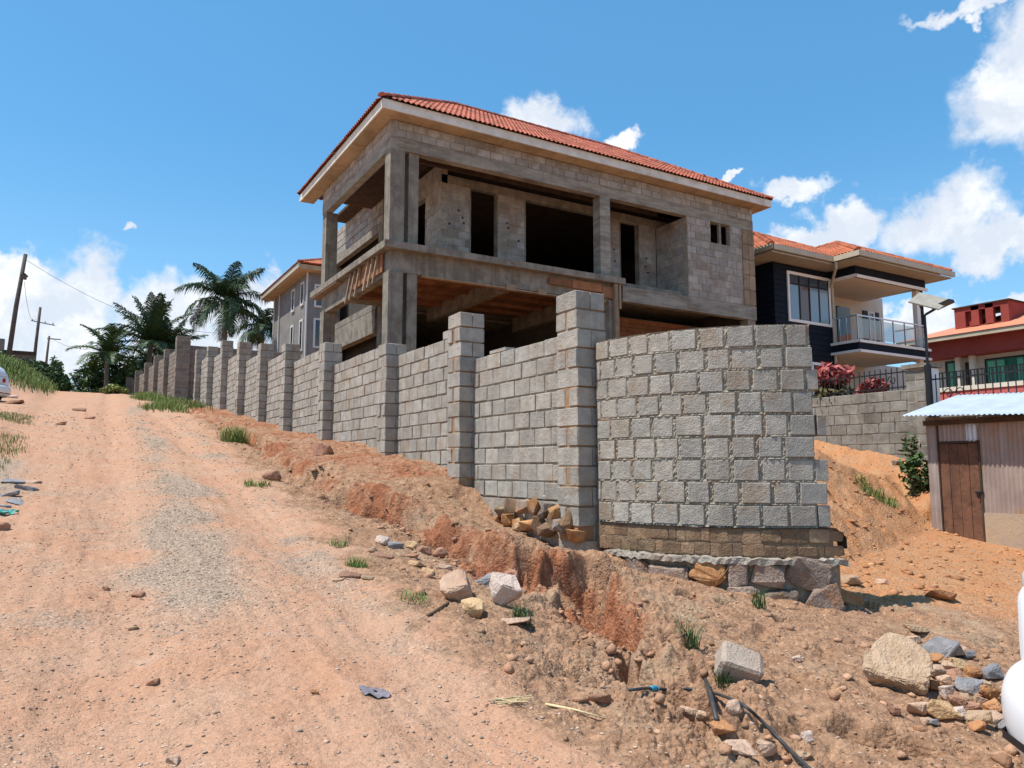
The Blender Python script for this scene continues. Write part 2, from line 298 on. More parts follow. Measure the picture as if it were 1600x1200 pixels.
def H(X,Y,detail=True):
    X=np.asarray(X,float); Y=np.asarray(Y,float); fade=1-sm(7,13,Y)
    z=base(Y)-(.085*(np.clip(X,2.5,7.5)-2.5)+.02*np.clip(X-7.5,0,20))*fade
    R=np.hypot(X,Y); near=1-sm(25,60,R)
    wx=.16*fbm(X,Y,2.6,3,.65,1)+.55*fbm(X,Y,.75,2,.5,12); wy=.10*fbm(X,Y,2.3,3,.6,2)
    s,par=sdist(X+wx*.8,Y+wy,SC)
    hs=np.interp(par,[0,3,6,8,9.5,11,13,15,16],[.14,.2,.34,.34,.34,.22,.24,.18,.0]); kk=np.interp(par,[9.5,10.5],[.42,.8])
    side=-s
    st=sm(-.04,.05+.18*sm(-.05,.3,fbm(X,Y,1.1,2,.5,40)),s); hs=hs*(.85+1.1*fbm(X,Y,.9,2,.5,41))
    out=(Y>2.5)&(Y<50)
    z=z+np.where(out,hs*(st-kk)*np.exp(-np.clip(-s,0,9)*.9)*np.exp(-np.clip(s-.5,0,9)*1.3*(1-sm(9,13,Y))),0)
    # road wheel tracks and crown
    xr=2.0+.07*(Y-4)
    road=1-sm(-.25,.35,X-xr); road=road*sm(-1.1,-.6,X+.02*Y)
    z=z-.055*np.exp(-((X-.1-.035*Y)/.28)**2)*road-.05*np.exp(-((X-1.6-.035*Y)/.28)**2)*road+.022*fbm((X-.035*Y)*3.2,Y*.35,1,3,.6,30)*road+.012*fbm((X-.035*Y)*9,Y*1.1,1,2,.6,31)*road
    # raised earth bank on the left far up, behind which weeds grow
    z=z+1.5*sm(0,3.2,-X-1.3+.015*Y)*sm(34,50,Y)+.12*sm(0,.8,-X-.75)*sm(6,14,Y)
    if detail:
        soil=sm(-.1,.7,X-xr)*(1-sm(8,10,X)); dtr,_=sdist(X+wx*.5,Y+wy*.5,TR); soil=soil*(.38+.62*np.exp(-(np.minimum(np.abs(s)*(Y>4)+9*(Y<=4),dtr)/.55)**2))
        roughs=.012+.05*soil+.03*np.exp(-(s/.5)**2)*out
        z=z+near*(roughs*1.5*fbm(X,Y,1.7,4,.55,3)+roughs*.9*fbm(X,Y,7.,3,.6,4))
        rid=1-np.abs(2*fbm(X,Y,5.5,3,.55,5)); z=z-near*.05*(soil+.6*np.exp(-(s/.4)**2))*np.clip(rid-.72,0,1)*2
        bk=np.exp(-(s/.3)**2)*out
        z=z+near*(.004+.028*soil+.03*bk)*np.clip(fbm(X,Y,13,3,.65,6),-.2,1)+near*(.002+.014*soil+.022*bk)*fbm(X,Y,34,2,.7,16)
        pit=np.clip(fbm(X,Y,3.4,3,.6,17)-.22,0,1)*soil*(1-sm(7.5,9,X)); z=z-near*.5*pit
        z=z-.07*np.exp(-np.clip(np.hypot(X-ARC_C[0],Y-ARC_C[1])-ARC_R,0,9)**2/.35)*(np.hypot(X-ARC_C[0],Y-ARC_C[1])>ARC_R-.3)*(Y<ARC_C[1]-.6)*(X<7.6)
        z=z+.012*fbm(X,Y,.9,3,.5,8)*road*near*2+.01*np.abs(fbm(X,Y,4.2,3,.6,9))*road*near*2
        z=z-.17*np.exp(-(dtr/.12)**2)*(.65+1.3*fbm(X,Y,3,2,.5,7))+.05*np.exp(-((dtr-.33)/.14)**2)*(.5+1.5*fbm(X,Y,4,2,.5,19))
    for hx,hy,r,d in HOLES:
        q=np.hypot(X-hx+wx*.6,Y-hy+wy*.6)/r; z=z-d*1.55*(1-sm(.5,1.02,q))
    z=z-.2*sm(.95,.3,WX-X)*sm(7.3,7.7,Y)*(1-sm(9.6,10.6,Y))*(X<WX+.3)+.1*sm(1.6,.6,WX-X)*sm(10.3,11,Y)*(1-sm(15,20,Y))*(X<WX+.3)
    # inside the plot: spoil heap behind the curved wall, ground up to the house
    ins=insd(X,Y)
    tt=(X-7.8)*-.287+(Y-6.2)*.958+.25*fbm(X,Y,.8,3,.5,10)
    top=np.clip(2.3-.13*(X-10),1.2,2.6)+.25*fbm(X,Y,.6,3,.5,11)
    q=np.clip(tt,-.5,6)*.88+.25; mound=np.where(q<top-.3,q,top-.3+.3*np.tanh((q-top+.3)/.3))
    m2=1.72+.2*np.clip(Y-9.6,0,4)-.5*np.clip(16.45-X,0,5)-3*sm(.3,-.4,Y-8.5)
    zin=np.maximum(mound,np.where((Y>8.3)&(X>14.2),m2,-9))
    zin=np.maximum(zin,3.15*sm(10.5,15.5,Y)+base(Y)*0)+ (.10*fbm(X,Y,1.3,4,.6,13)+.06*fbm(X,Y,5,4,.65,14)-.08*np.clip(fbm(X,Y,3.2,3,.6,18)-.15,0,1))*(1 if detail else 0)
    z=np.where((ins>.08)&(X<16.75)&(Y<60),np.maximum(z,zin),z)
    e=sm(16.76,16.95,X)*sm(-6,2,Y); z=np.where((Y<80),z*(1-e)+np.maximum(z,2.6+1.9*sm(18,36,X))*e,z)
    return z
def Hs(x,y): return float(H(np.array([x]),np.array([y]))[0])
TS=np.geomspace(1.5,120,2600)
def gpx(x,y):
    """the ground point seen at a pixel of the photograph"""
    d=ray(x,y); P=EYE[None,:]+d[None,:]*TS[:,None]; k=np.argmax(P[:,2]<H(P[:,0],P[:,1])); return P[k]
def build_ground():
    a=np.concatenate([np.linspace(-180,-46,60)[:-1],np.linspace(-46,-39,30)[:-1],np.linspace(-39,39,760),np.linspace(39,46,30)[1:],np.linspace(46,180,60)[1:-1]])
    r=np.concatenate([[.05,.3,.8,1.4],np.geomspace(1.9,12,520),np.geomspace(12.1,75,240),np.geomspace(78,6000,60)])
    A=np.radians(a)+YAW; na=len(a); nr=len(r)
    RR,AA=np.meshgrid(r,A,indexing='ij'); X=RR*np.sin(AA); Y=RR*np.cos(AA); Z=H(X,Y)
    far=sm(150,600,RR); Z=Z*(1-far)-8*far
    co=np.stack([X,Y,Z],-1).reshape(-1,3)
    i=np.arange(nr-1)[:,None]*na; j=np.arange(na)[None,:]; j2=(j+1)%na
    Q=np.stack([i+j,i+na+j,i+na+j2,i+j2],-1).reshape(-1,4)
    # what the soil is made of at each point: R loose grey gravel, G tan verge, B orange bank earth, A ochre spoil
    xf=X.ravel(); yf=Y.ravel()
    xr=2.0+.07*(yf-4); s,_=sdist(xf,yf,SC); n1=fbm(xf,yf,.8,4,.6,20); n2=fbm(xf,yf,2.5,4,.6,21)
    track=.75+.045*yf+.5*fbm(yf,yf*0,.22,2,.5,22)
    grav=.8*np.exp(-((xf-track)/.3)**2)*sm(4.2,6,yf)*(.85+1.1*n1)*(1-.5*sm(28,42,yf))+.5*np.exp(-((xf-track-1.1)/.35)**2)*sm(3,4,yf)*(.5+1.6*n2)+.7*np.exp(-(((xf-.6)/.4)**2+((yf-6.7)/.5)**2))+.6*np.exp(-(((xf+.1)/.55)**2+((yf-5.7)/.3)**2))
    grav=grav+.8*sm(.1,.35,n1)*sm(4,7,yf)*(xf<xr)*.5+.9*np.exp(-((xf+.9)/.5)**2)*sm(9,11,yf)*(1-sm(14,16,yf))
    verge=sm(-.15,.5,xf-xr+.5*n2)
    bank=np.clip(np.exp(-np.clip(s-.05,-.12 if False else 0,9)**2/.12)*np.exp(-np.clip(-s-.1,0,9)**2/.04)*((yf>4.5)&(yf<48))*(.75+n2),0,1)
    bank=bank*np.clip(.75+1.1*n1+.6*n2,.15,1); bank=np.maximum(bank,sm(.0,.5,s)*(1-sm(1.2,2.6,s))*((yf>11)&(yf<48))*(.5+.6*n1))
    och=((insd(xf,yf)>.02)&(xf<16.6))*1.0; och=np.maximum(och,sm(7.3,8.6,xf+.5*n1-.3*np.clip(6-yf,0,9))*(yf<16)*(yf>-5))
    green=sm(.25,.6,n1+.55*n2+.25)*sm(0,.5,-xf-.75)*sm(8,11,yf)
    col=np.stack([np.clip(grav,0,1),np.clip(verge,0,1),np.clip(bank,0,1),np.clip(och,0,1)],-1)
    fx=xf[Q].mean(1); fy=yf[Q].mean(1); rx=2.0+.07*(fy-4); isroad=(fx<rx)&(fx>-1.1-.0*fy)&(np.hypot(fx,fy)<75)&(fy>-40)
    for nm,sel in (('dirt_road',isroad),('ground',~isroad)):
        q=Q[sel]; us,inv=np.unique(q,return_inverse=True); inv=inv.reshape(q.shape)
        me=bpy.data.meshes.new(nm); me.vertices.add(len(us)); me.vertices.foreach_set('co',co[us].astype(np.float32).ravel())
        me.loops.add(q.size); me.loops.foreach_set('vertex_index',inv.astype(np.int32).ravel()); me.polygons.add(len(q))
        me.polygons.foreach_set('loop_start',np.arange(0,q.size,4,dtype=np.int32)); me.polygons.foreach_set('use_smooth',np.ones(len(q),bool))
        me.update(calc_edges=True); at=me.color_attributes.new('soil','FLOAT_COLOR','POINT'); at.data.foreach_set('color',col[us].astype(np.float32).ravel())
        me.materials.append(M_ground); link(nm,me,None,'structure')
def ground_mat():
    m=bpy.data.materials.new('laterite soil'); m.use_nodes=True; t=NT(m.node_tree); b=t.n['Principled BSDF']
    P=t.new('ShaderNodeNewGeometry').outputs['Position']; at=t.new('ShaderNodeAttribute',attribute_name='soil')
    sp=t.new('ShaderNodeSeparateColor'); t.l.new(at.outputs['Color'],sp.inputs[0])
    nA=t.noise(P,1.3,6,.62); nB=t.noise(P,9,6,.65); nC=t.noise(P,55,4,.7); nD=t.noise(P,3.1,6,.6)
    road=t.mix(t.step(nA,.35,.65),(.505,.272,.165,1),(.505,.3,.195,1)); road=t.mix(t.math('MULTIPLY',t.step(nD,.55,.72),.55),road,(.58,.38,.27,1))
    road=t.mix(t.math('MULTIPLY',t.step(nB,.54,.7),.35),road,(.3,.19,.125,1))
    grav=t.mix(t.step(nC,.35,.62),(.24,.175,.13,1),(.5,.36,.26,1))
    verge=t.mix(t.step(nB,.35,.65),(.43,.25,.15,1),(.29,.165,.1,1)); verge=t.mix(t.math('MULTIPLY',t.step(nA,.48,.66),.7),verge,(.41,.285,.185,1)); verge=t.mix(t.math('MULTIPLY',t.step(nD,.55,.68),.55),verge,(.28,.16,.1,1))
    bank=t.mix(t.step(nB,.35,.65),(.38,.155,.078,1),(.25,.095,.05,1))
    och=t.mix(t.step(nD,.35,.65),(.50,.23,.105,1),(.47,.255,.135,1)); och=t.mix(t.math('MULTIPLY',t.step(nB,.52,.7),.5),och,(.36,.17,.08,1))
    def grit(scale):
        v=t.new('ShaderNodeTexVoronoi'); t.put(v.inputs['Vector'],t.vmath('ADD',P,t.vmath('SCALE',t.noise(P,scale*.6,2,.5,1),.6/scale))); v.inputs['Scale'].default_value=scale
        sv=t.new('ShaderNodeSeparateColor'); t.l.new(v.outputs['Color'],sv.inputs[0]); return v.outputs['Distance'],sv.outputs[0],sv.outputs[1]
    d1,r1,q1=grit(38); d2,r2,q2=grit(95)
    thr=t.math('ADD',t.math('MULTIPLY',t.math('SUBTRACT',nB,.5),1.3),t.math('MULTIPLY',t.math('SUBTRACT',nC,.5),.9))
    def soft(w): return t.step(t.math('ADD',w,t.math('MULTIPLY',thr,.9)),.15,.95)
    c=t.mix(soft(sp.outputs[0]),road,grav); c=t.mix(soft(sp.outputs[1]),c,verge); c=t.mix(soft(at.outputs['Alpha']),c,och); c=t.mix(soft(sp.outputs[2]),c,bank)
    c=t.mix(1,c,t.mix(t.step(nC,.3,.7),(.84,.84,.84,1),(1.1,1.1,1.1,1)),'MULTIPLY')
    loose=t.math('ADD',.22,t.math('MULTIPLY',t.math('MAXIMUM',sp.outputs[0],t.math('MAXIMUM',sp.outputs[1],t.math('MULTIPLY',at.outputs['Alpha'],.7))),.6),clamp=True)
    loose=t.math('MULTIPLY',loose,t.step(t.noise(P,2.2,4,.6),.3,.62,.35,1.0))
    for r_,q_,lo,hi in ((r1,q1,(.62,.58,.55,1),(1.32,1.33,1.32,1)),(r2,q2,(.68,.66,.64,1),(1.28,1.3,1.3,1))):
        sel=t.math('MULTIPLY',t.step(q_,.35,.75),loose); c=t.mix(sel,c,t.mix(1,c,t.mix(r_,lo,hi),'MULTIPLY'))
    t.put(b.inputs['Base Color'],c); b.inputs['Roughness'].default_value=.97; b.inputs['Specular IOR Level'].default_value=.1
    bn=t.new('ShaderNodeBump'); bn.inputs['Strength'].default_value=.75; bn.inputs['Distance'].default_value=.03
    h=t.math('ADD',t.math('ADD',t.noise(P,22,5,.7),t.math('MULTIPLY',t.noise(P,80,3,.7),.5)),t.math('MULTIPLY',t.noise(P,7,4,.6),1.2))
    h=t.math('ADD',h,t.math('MULTIPLY',t.math('MULTIPLY',t.math('SUBTRACT',.8,d1),loose),.9))
    t.l.new(h,bn.inputs['Height']); t.l.new(bn.outputs[0],b.inputs['Normal']); return m
M_ground=ground_mat(); build_ground()

# ------------------------------------------------------------------ block work
def block_mesh(name,lx,ly,lz,mat,seed,bev=.012,jit=.005):
    r=random.Random(seed); bm=bmesh.new(); bmesh.ops.create_cube(bm,size=1)
    for v in bm.verts: v.co=Vector((v.co.x*lx,v.co.y*ly,v.co.z*lz))
    bmesh.ops.bevel(bm,geom=list(bm.edges),offset=bev,segments=1,affect='EDGES')
    for v in bm.verts: v.co+=Vector((r.uniform(-jit,jit),r.uniform(-jit,jit),r.uniform(-jit,jit)))
    me=bpy.data.meshes.new(name); bm.to_mesh(me); bm.free(); me.materials.append(mat); return me
BV={}
def bvar(mat,k):
    key=(mat.name,k)
    if key not in BV: BV[key]=block_mesh('block',1,1,1,mat,k,bev=.035,jit=.014)
    return BV[key]
class Blocks:
    """blocks one by one up to a limit (nearest first), the rest joined"""
    def __init__(s,mat,org): s.mat=mat; s.org=np.array(org,float); s.items=[]
    def add(s,parent,c,e1,e2,e3,size): s.items.append((parent,np.array(c,float),np.array(e1),np.array(e2),np.array(e3),size))
    def finish(s,limit=300,name='block'):
        key=lambda it: -(it[5][0]*it[5][2])/max(1e-3,np.sum((it[1]-EYE)**2))
        s.items.sort(key=key); mb={}
        for n,(par,c,e1,e2,e3,sz) in enumerate(s.items):
            me=bvar(s.mat,n%9)
            if n<limit:
                m=Matrix.Identity(4)
                for k,e in enumerate((e1,e2,e3)):
                    for i in range(3): m[i][k]=e[i]*sz[k]
                for i in range(3): m[i][3]=c[i]-s.org[i]
                o=link(name,me,par); o.matrix_local=m
            else:
                b=mb.setdefault(par.name,(par,Off(s.org)))[1]; V=np.empty(len(me.vertices)*3); me.vertices.foreach_get('co',V); V=V.reshape(-1,3)*np.array(sz)
                W_=c+V[:,0:1]*e1+V[:,1:2]*e2+V[:,2:3]*e3; b.add(W_,[tuple(p.vertices) for p in me.polygons])
        for par,b in mb.values(): b.obj(name+'work',s.mat,par,kind='stuff')
def lay(B,parent,P0,e1,nrm,length,z0,z1,h=.245,bl=.425,th=.2,ops=(),joint=.019,jit=.005,half0=False):
    """running bond on a straight wall: P0 lower start on the face, e1 along, nrm outward"""
    e1=np.array(e1,float); nrm=np.array(nrm,float); P0=np.array(P0,float); r=random.Random(int(P0[0]*91+P0[1]*37+z0*13))
    n=int(round((z1-z0)/h)); hh=(z1-z0)/max(n,1)
    for k in range(n):
        za=z0+k*hh; x=-(bl/2 if (k+half0)%2 else 0)-r.uniform(0,.05)
        cuts=[]
        while x<length-.03:
            w=bl*r.uniform(.93,1.05); a=max(x,0); b=min(x+w,length); x+=w
            segs=[(a,b)]
            for (o0,o1,p0,p1) in ops:
                if za+hh*.5>p0 and za+hh*.5<p1:
                    ns=[]
                    for (s0,s1) in segs:
                        if s1<=o0 or s0>=o1: ns.append((s0,s1))
                        else:
                            if s0<o0: ns.append((s0,o0))
                            if s1>o1: ns.append((o1,s1))
                    segs=ns
            cuts+= [q for q in segs if q[1]-q[0]>.06]
        for a,b in cuts:
            sz=(b-a-joint*r.uniform(.6,1.9),th,hh-joint*r.uniform(.7,1.7)); ee=e1+np.array([0,0,r.uniform(-.012,.012)])
            c=P0+e1*(a+b)/2+np.array([0,0,za+hh/2-P0[2]+r.uniform(-.004,.004)])-nrm*(th/2-r.uniform(-jit,jit)*1.5)
            B.add(parent,c,ee,-nrm,(0,0,1),sz)
def core(mb,P0,e1,nrm,length,z0,z1,ops=(),d0=.02,d1=.19,mi=0):
    """mortar body behind the block faces, with real openings"""
    e1=np.array(e1,float); nrm=np.array(nrm,float); P0=np.array(P0,float)
    xs=sorted({0,length,*[min(max(o[0],0),length) for o in ops],*[min(max(o[1],0),length) for o in ops]}); zs=sorted({z0,z1,*[min(max(o[2],z0),z1) for o in ops],*[min(max(o[3],z0),z1) for o in ops]})
    for a,b in zip(xs,xs[1:]):
        for c,d in zip(zs,zs[1:]):
            if b-a<1e-4 or d-c<1e-4: continue
            mx=(a+b)/2; mz=(c+d)/2
            if any(o[0]<mx<o[1] and o[2]<mz<o[3] for o in ops): continue
            q=[P0+e1*x-nrm*t_+np.array([0,0,z-P0[2]]) for z in (c,d) for x,t_ in ((a,d0),(b,d0),(b,d1),(a,d1))]
            mb.add(q,[(0,3,2,1),(4,5,6,7),(0,1,5,4),(1,2,6,5),(2,3,7,6),(3,0,4,7)],mi)

# boundary wall beside the road
bwall=thing('boundary_wall','grey concrete block boundary wall with pillars climbing beside the dirt road','wall',(5.6,8,0)); BO=bwall.location[:]
BB=Blocks(M_block,BO); CH=.245
PIL=[(7.49,3.84,.72),(10.72,4.15,1.25),(14.0,4.12,1.55),(18.25,4.76,2.0),(22.2,5.31,2.45),(25.6,5.81,2.85),(29.3,6.41,3.3),(33.1,7.03,3.75),(36.8,7.3,4.15),(40.6,7.67,4.6)]
PW=.45
for i,(y0,zt,zb) in enumerate(PIL):
    pl=Off(BO); w=PW
    pl.box(5.36+.016,5.36+w-.03,y0+.03,y0+w-.03,zb,zt-.02,0); po=pl.obj('pillar',M_orange if i<2 else M_mortar,bwall)
    n=int((zt-zb)/CH); z=zt; r=random.Random(50+i)
    for k in range(n):
        z-=CH; zc=z+CH/2; a=5.36; sh=CH-.016*r.uniform(.8,1.5); jx=r.uniform(-.008,.008); jy=r.uniform(-.008,.008)
        if k%2==0:   # stretchers seen on the road side
            for q in (0,1): BB.add(po,(a+w*(.25+.5*q)+jx,y0+w/2+jy,zc),(0,1,0),(-1,0,0),(0,0,1),(w,w/2-.006,sh))
        else:
            tb=w/2-r.uniform(.02,.05)
            for q in (0,1): BB.add(po,(a+w/2+jx,y0+(tb/2 if q==0 else w-tb/2)+jy,zc),(1,0,0),(0,1,0),(0,0,1),(w,tb,sh))
PT=[3.39,3.88,4.2,4.76,5.2,5.65,6.18,6.75,7.1]
for i in range(9):
    ya=PIL[i][0]+PW; yb=PIL[i+1][0]; zb=PIL[i][2]+.05 if i else 1.18; zb=PT[i]-CH*round((PT[i]-zb)/CH)
    m=Off(BO); core(m,(WX,yb,zb),(0,-1,0),(-1,0,0),yb-ya,zb,PT[i]-.015); p=m.obj('wall_panel',M_mortar,bwall)
    lay(BB,p,(WX,yb,zb),(0,-1,0),(-1,0,0),yb-ya,zb,PT[i],CH)
    if i==1: BB.add(p,(WX+.1,ya+.55,PT[i]+.07),(0,1,0),(-1,0,0),(0,0,1),(.42,.19,.14))
    if i==0: BB.add(p,(WX+.1,yb-.75,PT[i]+.03),(0,1,0),(-1,0,0),(0,0,1),(.5,.18,.05))
    # low rubble footing under the panel
    if i>2:
        f=Off(BO); f.box(WX-.06,WX+.3,ya-.2,yb,zb-.9,zb-.004); f.obj('footing',M_stoneG,p)
# curved end
m=Off(BO); zc0=.975; rows=9; NPH=150; PH1=math.radians(62.8)
def arcp(ph,rad,z): return (ARC_C[0]-rad*math.cos(ph),ARC_C[1]-rad*math.sin(ph),z)
nz=rows*10
jr=np.random.default_rng(5)
# mortar face with uneven squeezed joints
rowcuts=[]
for k in range(rows):
    r=random.Random(900+k); cuts=[]; ph=-.02-(.07 if k%2 else 0); end=math.radians([62.3,63.6,64.8,62.9,66.4,63.2,66.4,65.8,66.4][rows-1-k])
    while ph<end-.02:
        w=r.uniform(.265,.325)/ARC_R
        if ph+w>end-.03: w=end-ph
        cuts.append((max(ph,0),ph+w)); ph+=w
    rowcuts.append(cuts)
gv=[]; 
for iz in range(nz+1):
    z=zc0+iz*CH*rows/nz; k=min(iz//10,rows-1); fz=min(iz%10,10-iz%10)
    for ip in range(NPH+1):
        ph=PH1*ip/NPH; d=.022
        dj=min([abs(ph-c[1])*ARC_R for c in rowcuts[k]]+[9])
        if fz<1: d=.016-jr.random()*.024
        elif dj<.035: d=.022-jr.random()*.02
        gv.append(arcp(ph,ARC_R-d,z))
gf=[(a*(NPH+1)+b,a*(NPH+1)+b+1,(a+1)*(NPH+1)+b+1,(a+1)*(NPH+1)+b) for a in range(nz) for b in range(NPH)]
m.add(gv,gf)
nb=24
bv=[arcp(PH1*j/nb,rad,z) for z in (zc0,zc0+rows*CH-.012) for rad in (ARC_R-.03,ARC_R-.185) for j in range(nb+1)]
N1=nb+1; bf=[]
for j in range(nb):
    bf+=[(j,j+1,N1+j+1,N1+j),(2*N1+j,3*N1+j,3*N1+j+1,2*N1+j+1),(N1+j,N1+j+1,3*N1+j+1,3*N1+j),(j,2*N1+j,2*N1+j+1,j+1)]
bf+=[(0,N1,3*N1,2*N1),(nb,2*N1+nb,3*N1+nb,N1+nb)]
m.add(bv,bf); cw=m.obj('curved_panel',M_mortar,bwall)
for k,cuts in enumerate(rowcuts):
    r=random.Random(300+k)
    for a,b in cuts:
        ph=(a+b)/2; g=r.uniform(.028,.056) if b-a>.1 else .02; L=(b-a)*ARC_R-g; rad=ARC_R-.095+r.uniform(-.006,.007)
        c=arcp(ph,rad,zc0+CH*(k+.5)+r.uniform(-.004,.004)); e1=np.array((math.sin(ph),-math.cos(ph),0)); nr=np.array((-math.cos(ph),-math.sin(ph),0))
        BB.add(cw,c,e1,-nr,(0,0,1),(L,.19,CH-r.uniform(.018,.034)))
BB.finish(300)
# plinth, ledge and rubble foundation under the curve
def arcband(mb,p0,p1,r0,r1,z0,z1,n=40,jit=0,mi=0,seed=1):
    r=random.Random(seed); vs=[]
    for j in range(n+1):
        ph=p0+(p1-p0)*j/n
        for rad,z in ((r0,z0),(r1,z0),(r1,z1),(r0,z1)): vs.append(arcp(ph,rad+r.uniform(-jit,jit),z+r.uniform(-jit,jit)))
    fs=[(4*j+q,4*j+(q+1)%4,4*j+4+(q+1)%4,4*j+4+q) for j in range(n) for q in range(4)]+[(3,2,1,0),(4*n,4*n+1,4*n+2,4*n+3)]
    mb.add(vs,fs,mi)
m=Off(BO); arcband(m,-.05,math.radians(66.6),ARC_R-.2,ARC_R+.0,.66,.968); pb=m.obj('plinth',M_plinthj,bwall)
m=Off(BO); arcband(m,.02,math.radians(67.3),ARC_R-.19,ARC_R+.022,.9685,.9745,40,.003,seed=9); m.add([arcp(math.radians(67.3),ARC_R+.02,.972),arcp(math.radians(67.3),ARC_R-.19,.972),arcp(math.radians(69.6),ARC_R-.17,.9),arcp(math.radians(69.8),ARC_R+.03,.88),arcp(math.radians(70.3),ARC_R-.15,.74),arcp(math.radians(70.0),ARC_R+.02,.76)],[(0,1,2,3),(3,2,4,5)]); m.obj('damp_course_sheet',M_black,bwall)
r=random.Random(8)
PLM=[block_mesh('plinth_stone',1,1,1,M_plinth,70+i,bev=.09,jit=.06) for i in range(6)]
for row in range(2):
    ph=.02+row*.04
    while ph<math.radians(65.4):
        w=r.uniform(.08,.23)/ARC_R; hz_=r.uniform(.1,.15); c=arcp(ph+w/2,ARC_R-.006+r.uniform(-.004,.003),.735+.15*row+r.uniform(-.012,.012)); 
        o=link('plinth_stone',r.choice(PLM),pb,None,np.array(c)-np.array(BO),(0,0,ph+w/2-math.pi/2+math.pi/2+math.pi/2),(w*ARC_R-.008,.026,hz_)); ph+=w
m=Off(BO); arcband(m,math.radians(6),math.radians(68.5),ARC_R-.2,ARC_R+.13,.60,.66,60,.016,seed=3); m.obj('ledge',M_cement,bwall)
m=Off(BO); arcband(m,math.radians(4),math.radians(67.6),ARC_R-.25,ARC_R+.03,-.1,.6,30,.012,seed=4); fo=m.obj('foundation',M_mortar,bwall)
def rock_mesh(name,sx,sy,sz,mat,seed,n=16,sub=0,rough=.0,flat=.75,pts=None):
    r=random.Random(seed); bm=bmesh.new()
    for p in pts or (): bm.verts.new(p)
    for i in range(0 if pts else n):
        v=Vector((r.gauss(0,1),r.gauss(0,1),r.gauss(0,1))); v.normalize()
        v=Vector([math.copysign(abs(c)**flat,c) for c in v]); v*=r.uniform(.8,1.05)
        bm.verts.new((v.x*sx/2,v.y*sy/2,v.z*sz/2))
    res=bmesh.ops.convex_hull(bm,input=list(bm.verts))
    bmesh.ops.delete(bm,geom=[g for g in set(res['geom_interior']+res['geom_unused']) if isinstance(g,bmesh.types.BMVert) and g.is_valid],context='VERTS')
    if sub:
        bmesh.ops.dissolve_limit(bm,angle_limit=math.radians(12),verts=bm.verts,edges=bm.edges)
        bmesh.ops.bevel(bm,geom=list(bm.edges),offset=min(sx,sy,sz)*.045,segments=1,affect='EDGES')
        bmesh.ops.triangulate(bm,faces=list(bm.faces))
        bmesh.ops.subdivide_edges(bm,edges=list(bm.edges),cuts=sub,use_grid_fill=True)
        for v in bm.verts:
            p=v.co*7/max(sx,.05); a=vn(np.array([p.x*2+seed]),np.array([p.y*2+p.z*1.7]))[0]+.5*vn(np.array([p.x*5+seed]),np.array([p.y*5-p.z*4]))[0]
            v.co+=v.co.normalized()*a*rough*min(sx,sy,sz)
    bmesh.ops.recalc_face_normals(bm,faces=list(bm.faces))
    me=bpy.data.meshes.new(name); bm.to_mesh(me); bm.free(); me.materials.append(mat); return me
r=random.Random(21)
for row,(z0,z1) in enumerate(((.34,.63),(.07,.37),(-.16,.12))):
    ph=math.radians(6+row*5)
    while ph<math.radians(65):
        w=min(r.uniform(.2,.5),max(.16,(math.radians(67)-ph)*ARC_R)); h=(z1-z0)*r.uniform(.98,1.25); p=arcp(ph+w/2/ARC_R,ARC_R+.035+r.uniform(-.03,.035)+.03*row,(z0+z1)/2+r.uniform(-.03,.02))
        mt=M_stoneO if (r.random()<.22 or ph>math.radians(57)) else M_stoneG
        link('foundation_stone',rock_mesh('foundation_stone',w*1.1,.27,h*1.08,mt,int(ph*1000)+row*77,22,1,.09,.42),fo,None,np.array(p)-np.array(BO),(r.uniform(-.12,.12),r.uniform(-.3,.3),ph+w/2/ARC_R+math.pi/2)); ph+=w/ARC_R
# rubble under the first two straight panels
m=Off(BO); m.box(WX-.02,WX+.3,7.5,11.2,.3,1.17); m.box(5.4,5.8,7.47,7.97,.3,.73); m.box(WX-.02,WX+.3,11.2,14.4,.9,1.6); fo2=m.obj('foundation',M_cement,bwall)
r=random.Random(31)
for i in range(26):
    y=7.55+i*.135+r.uniform(-.03,.03) if i<17 else 10.6+(i-17)*.36
    x=WX-.1-(0.18 if y<8.05 or 10.6<y<11.2 else 0); z=((1.03 if i%2 else .86) if i<17 else 1.12+.12*(y-10.6))+r.uniform(-.06,.06)
    link('foundation_stone',rock_mesh('foundation_stone',r.uniform(.22,.36),r.uniform(.22,.32),r.uniform(.2,.28),r.choice([M_stoneO,M_stoneG,M_plinth]),200+i,15,0,0,.7),fo2,None,np.array((x,y,z))-np.array(BO),(r.uniform(-.3,.3),r.uniform(-.3,.3),r.uniform(0,3)))

# older wall further up the road
ow=thing('old_boundary_wall','older brown block boundary wall with tall pillars further up the hill','wall',(5,45,5)); OO=ow.location[:]
OB=Blocks(M_blockold,OO)
def opillar(x,y,w,zb,zt):
    q=Off(OO); q.box(x+.015,x+w-.015,y+.015,y+w-.015,zb,zt-.02); p=q.obj('pillar',M_mortar,ow); n=int((zt-zb)/.25); z=zt
    for k in range(n):
        z-=.25
        for s_ in (0,1):
            if k%2==0: OB.add(p,(x+w*(.25+.5*s_),y+w/2,z+.125),(0,1,0),(-1,0,0),(0,0,1),(w,w/2-.02,.23))
            else: OB.add(p,(x+w/2,y+w*(.25+.5*s_),z+.125),(1,0,0),(0,1,0),(0,0,1),(w,w/2-.02,.23))
opl=[(4.85,44.6,8.95,.72),(4.65,48.6,8.75,.55),(4.4,52.0,8.8,.5),(4.15,55.6,8.75,.5),(3.85,59.2,8.6,.5),(3.5,63,8.5,.5),(3.15,67,8.3,.5)]
for x,y,zt,w in opl: opillar(x,y,w,float(base(y))-.4,zt)
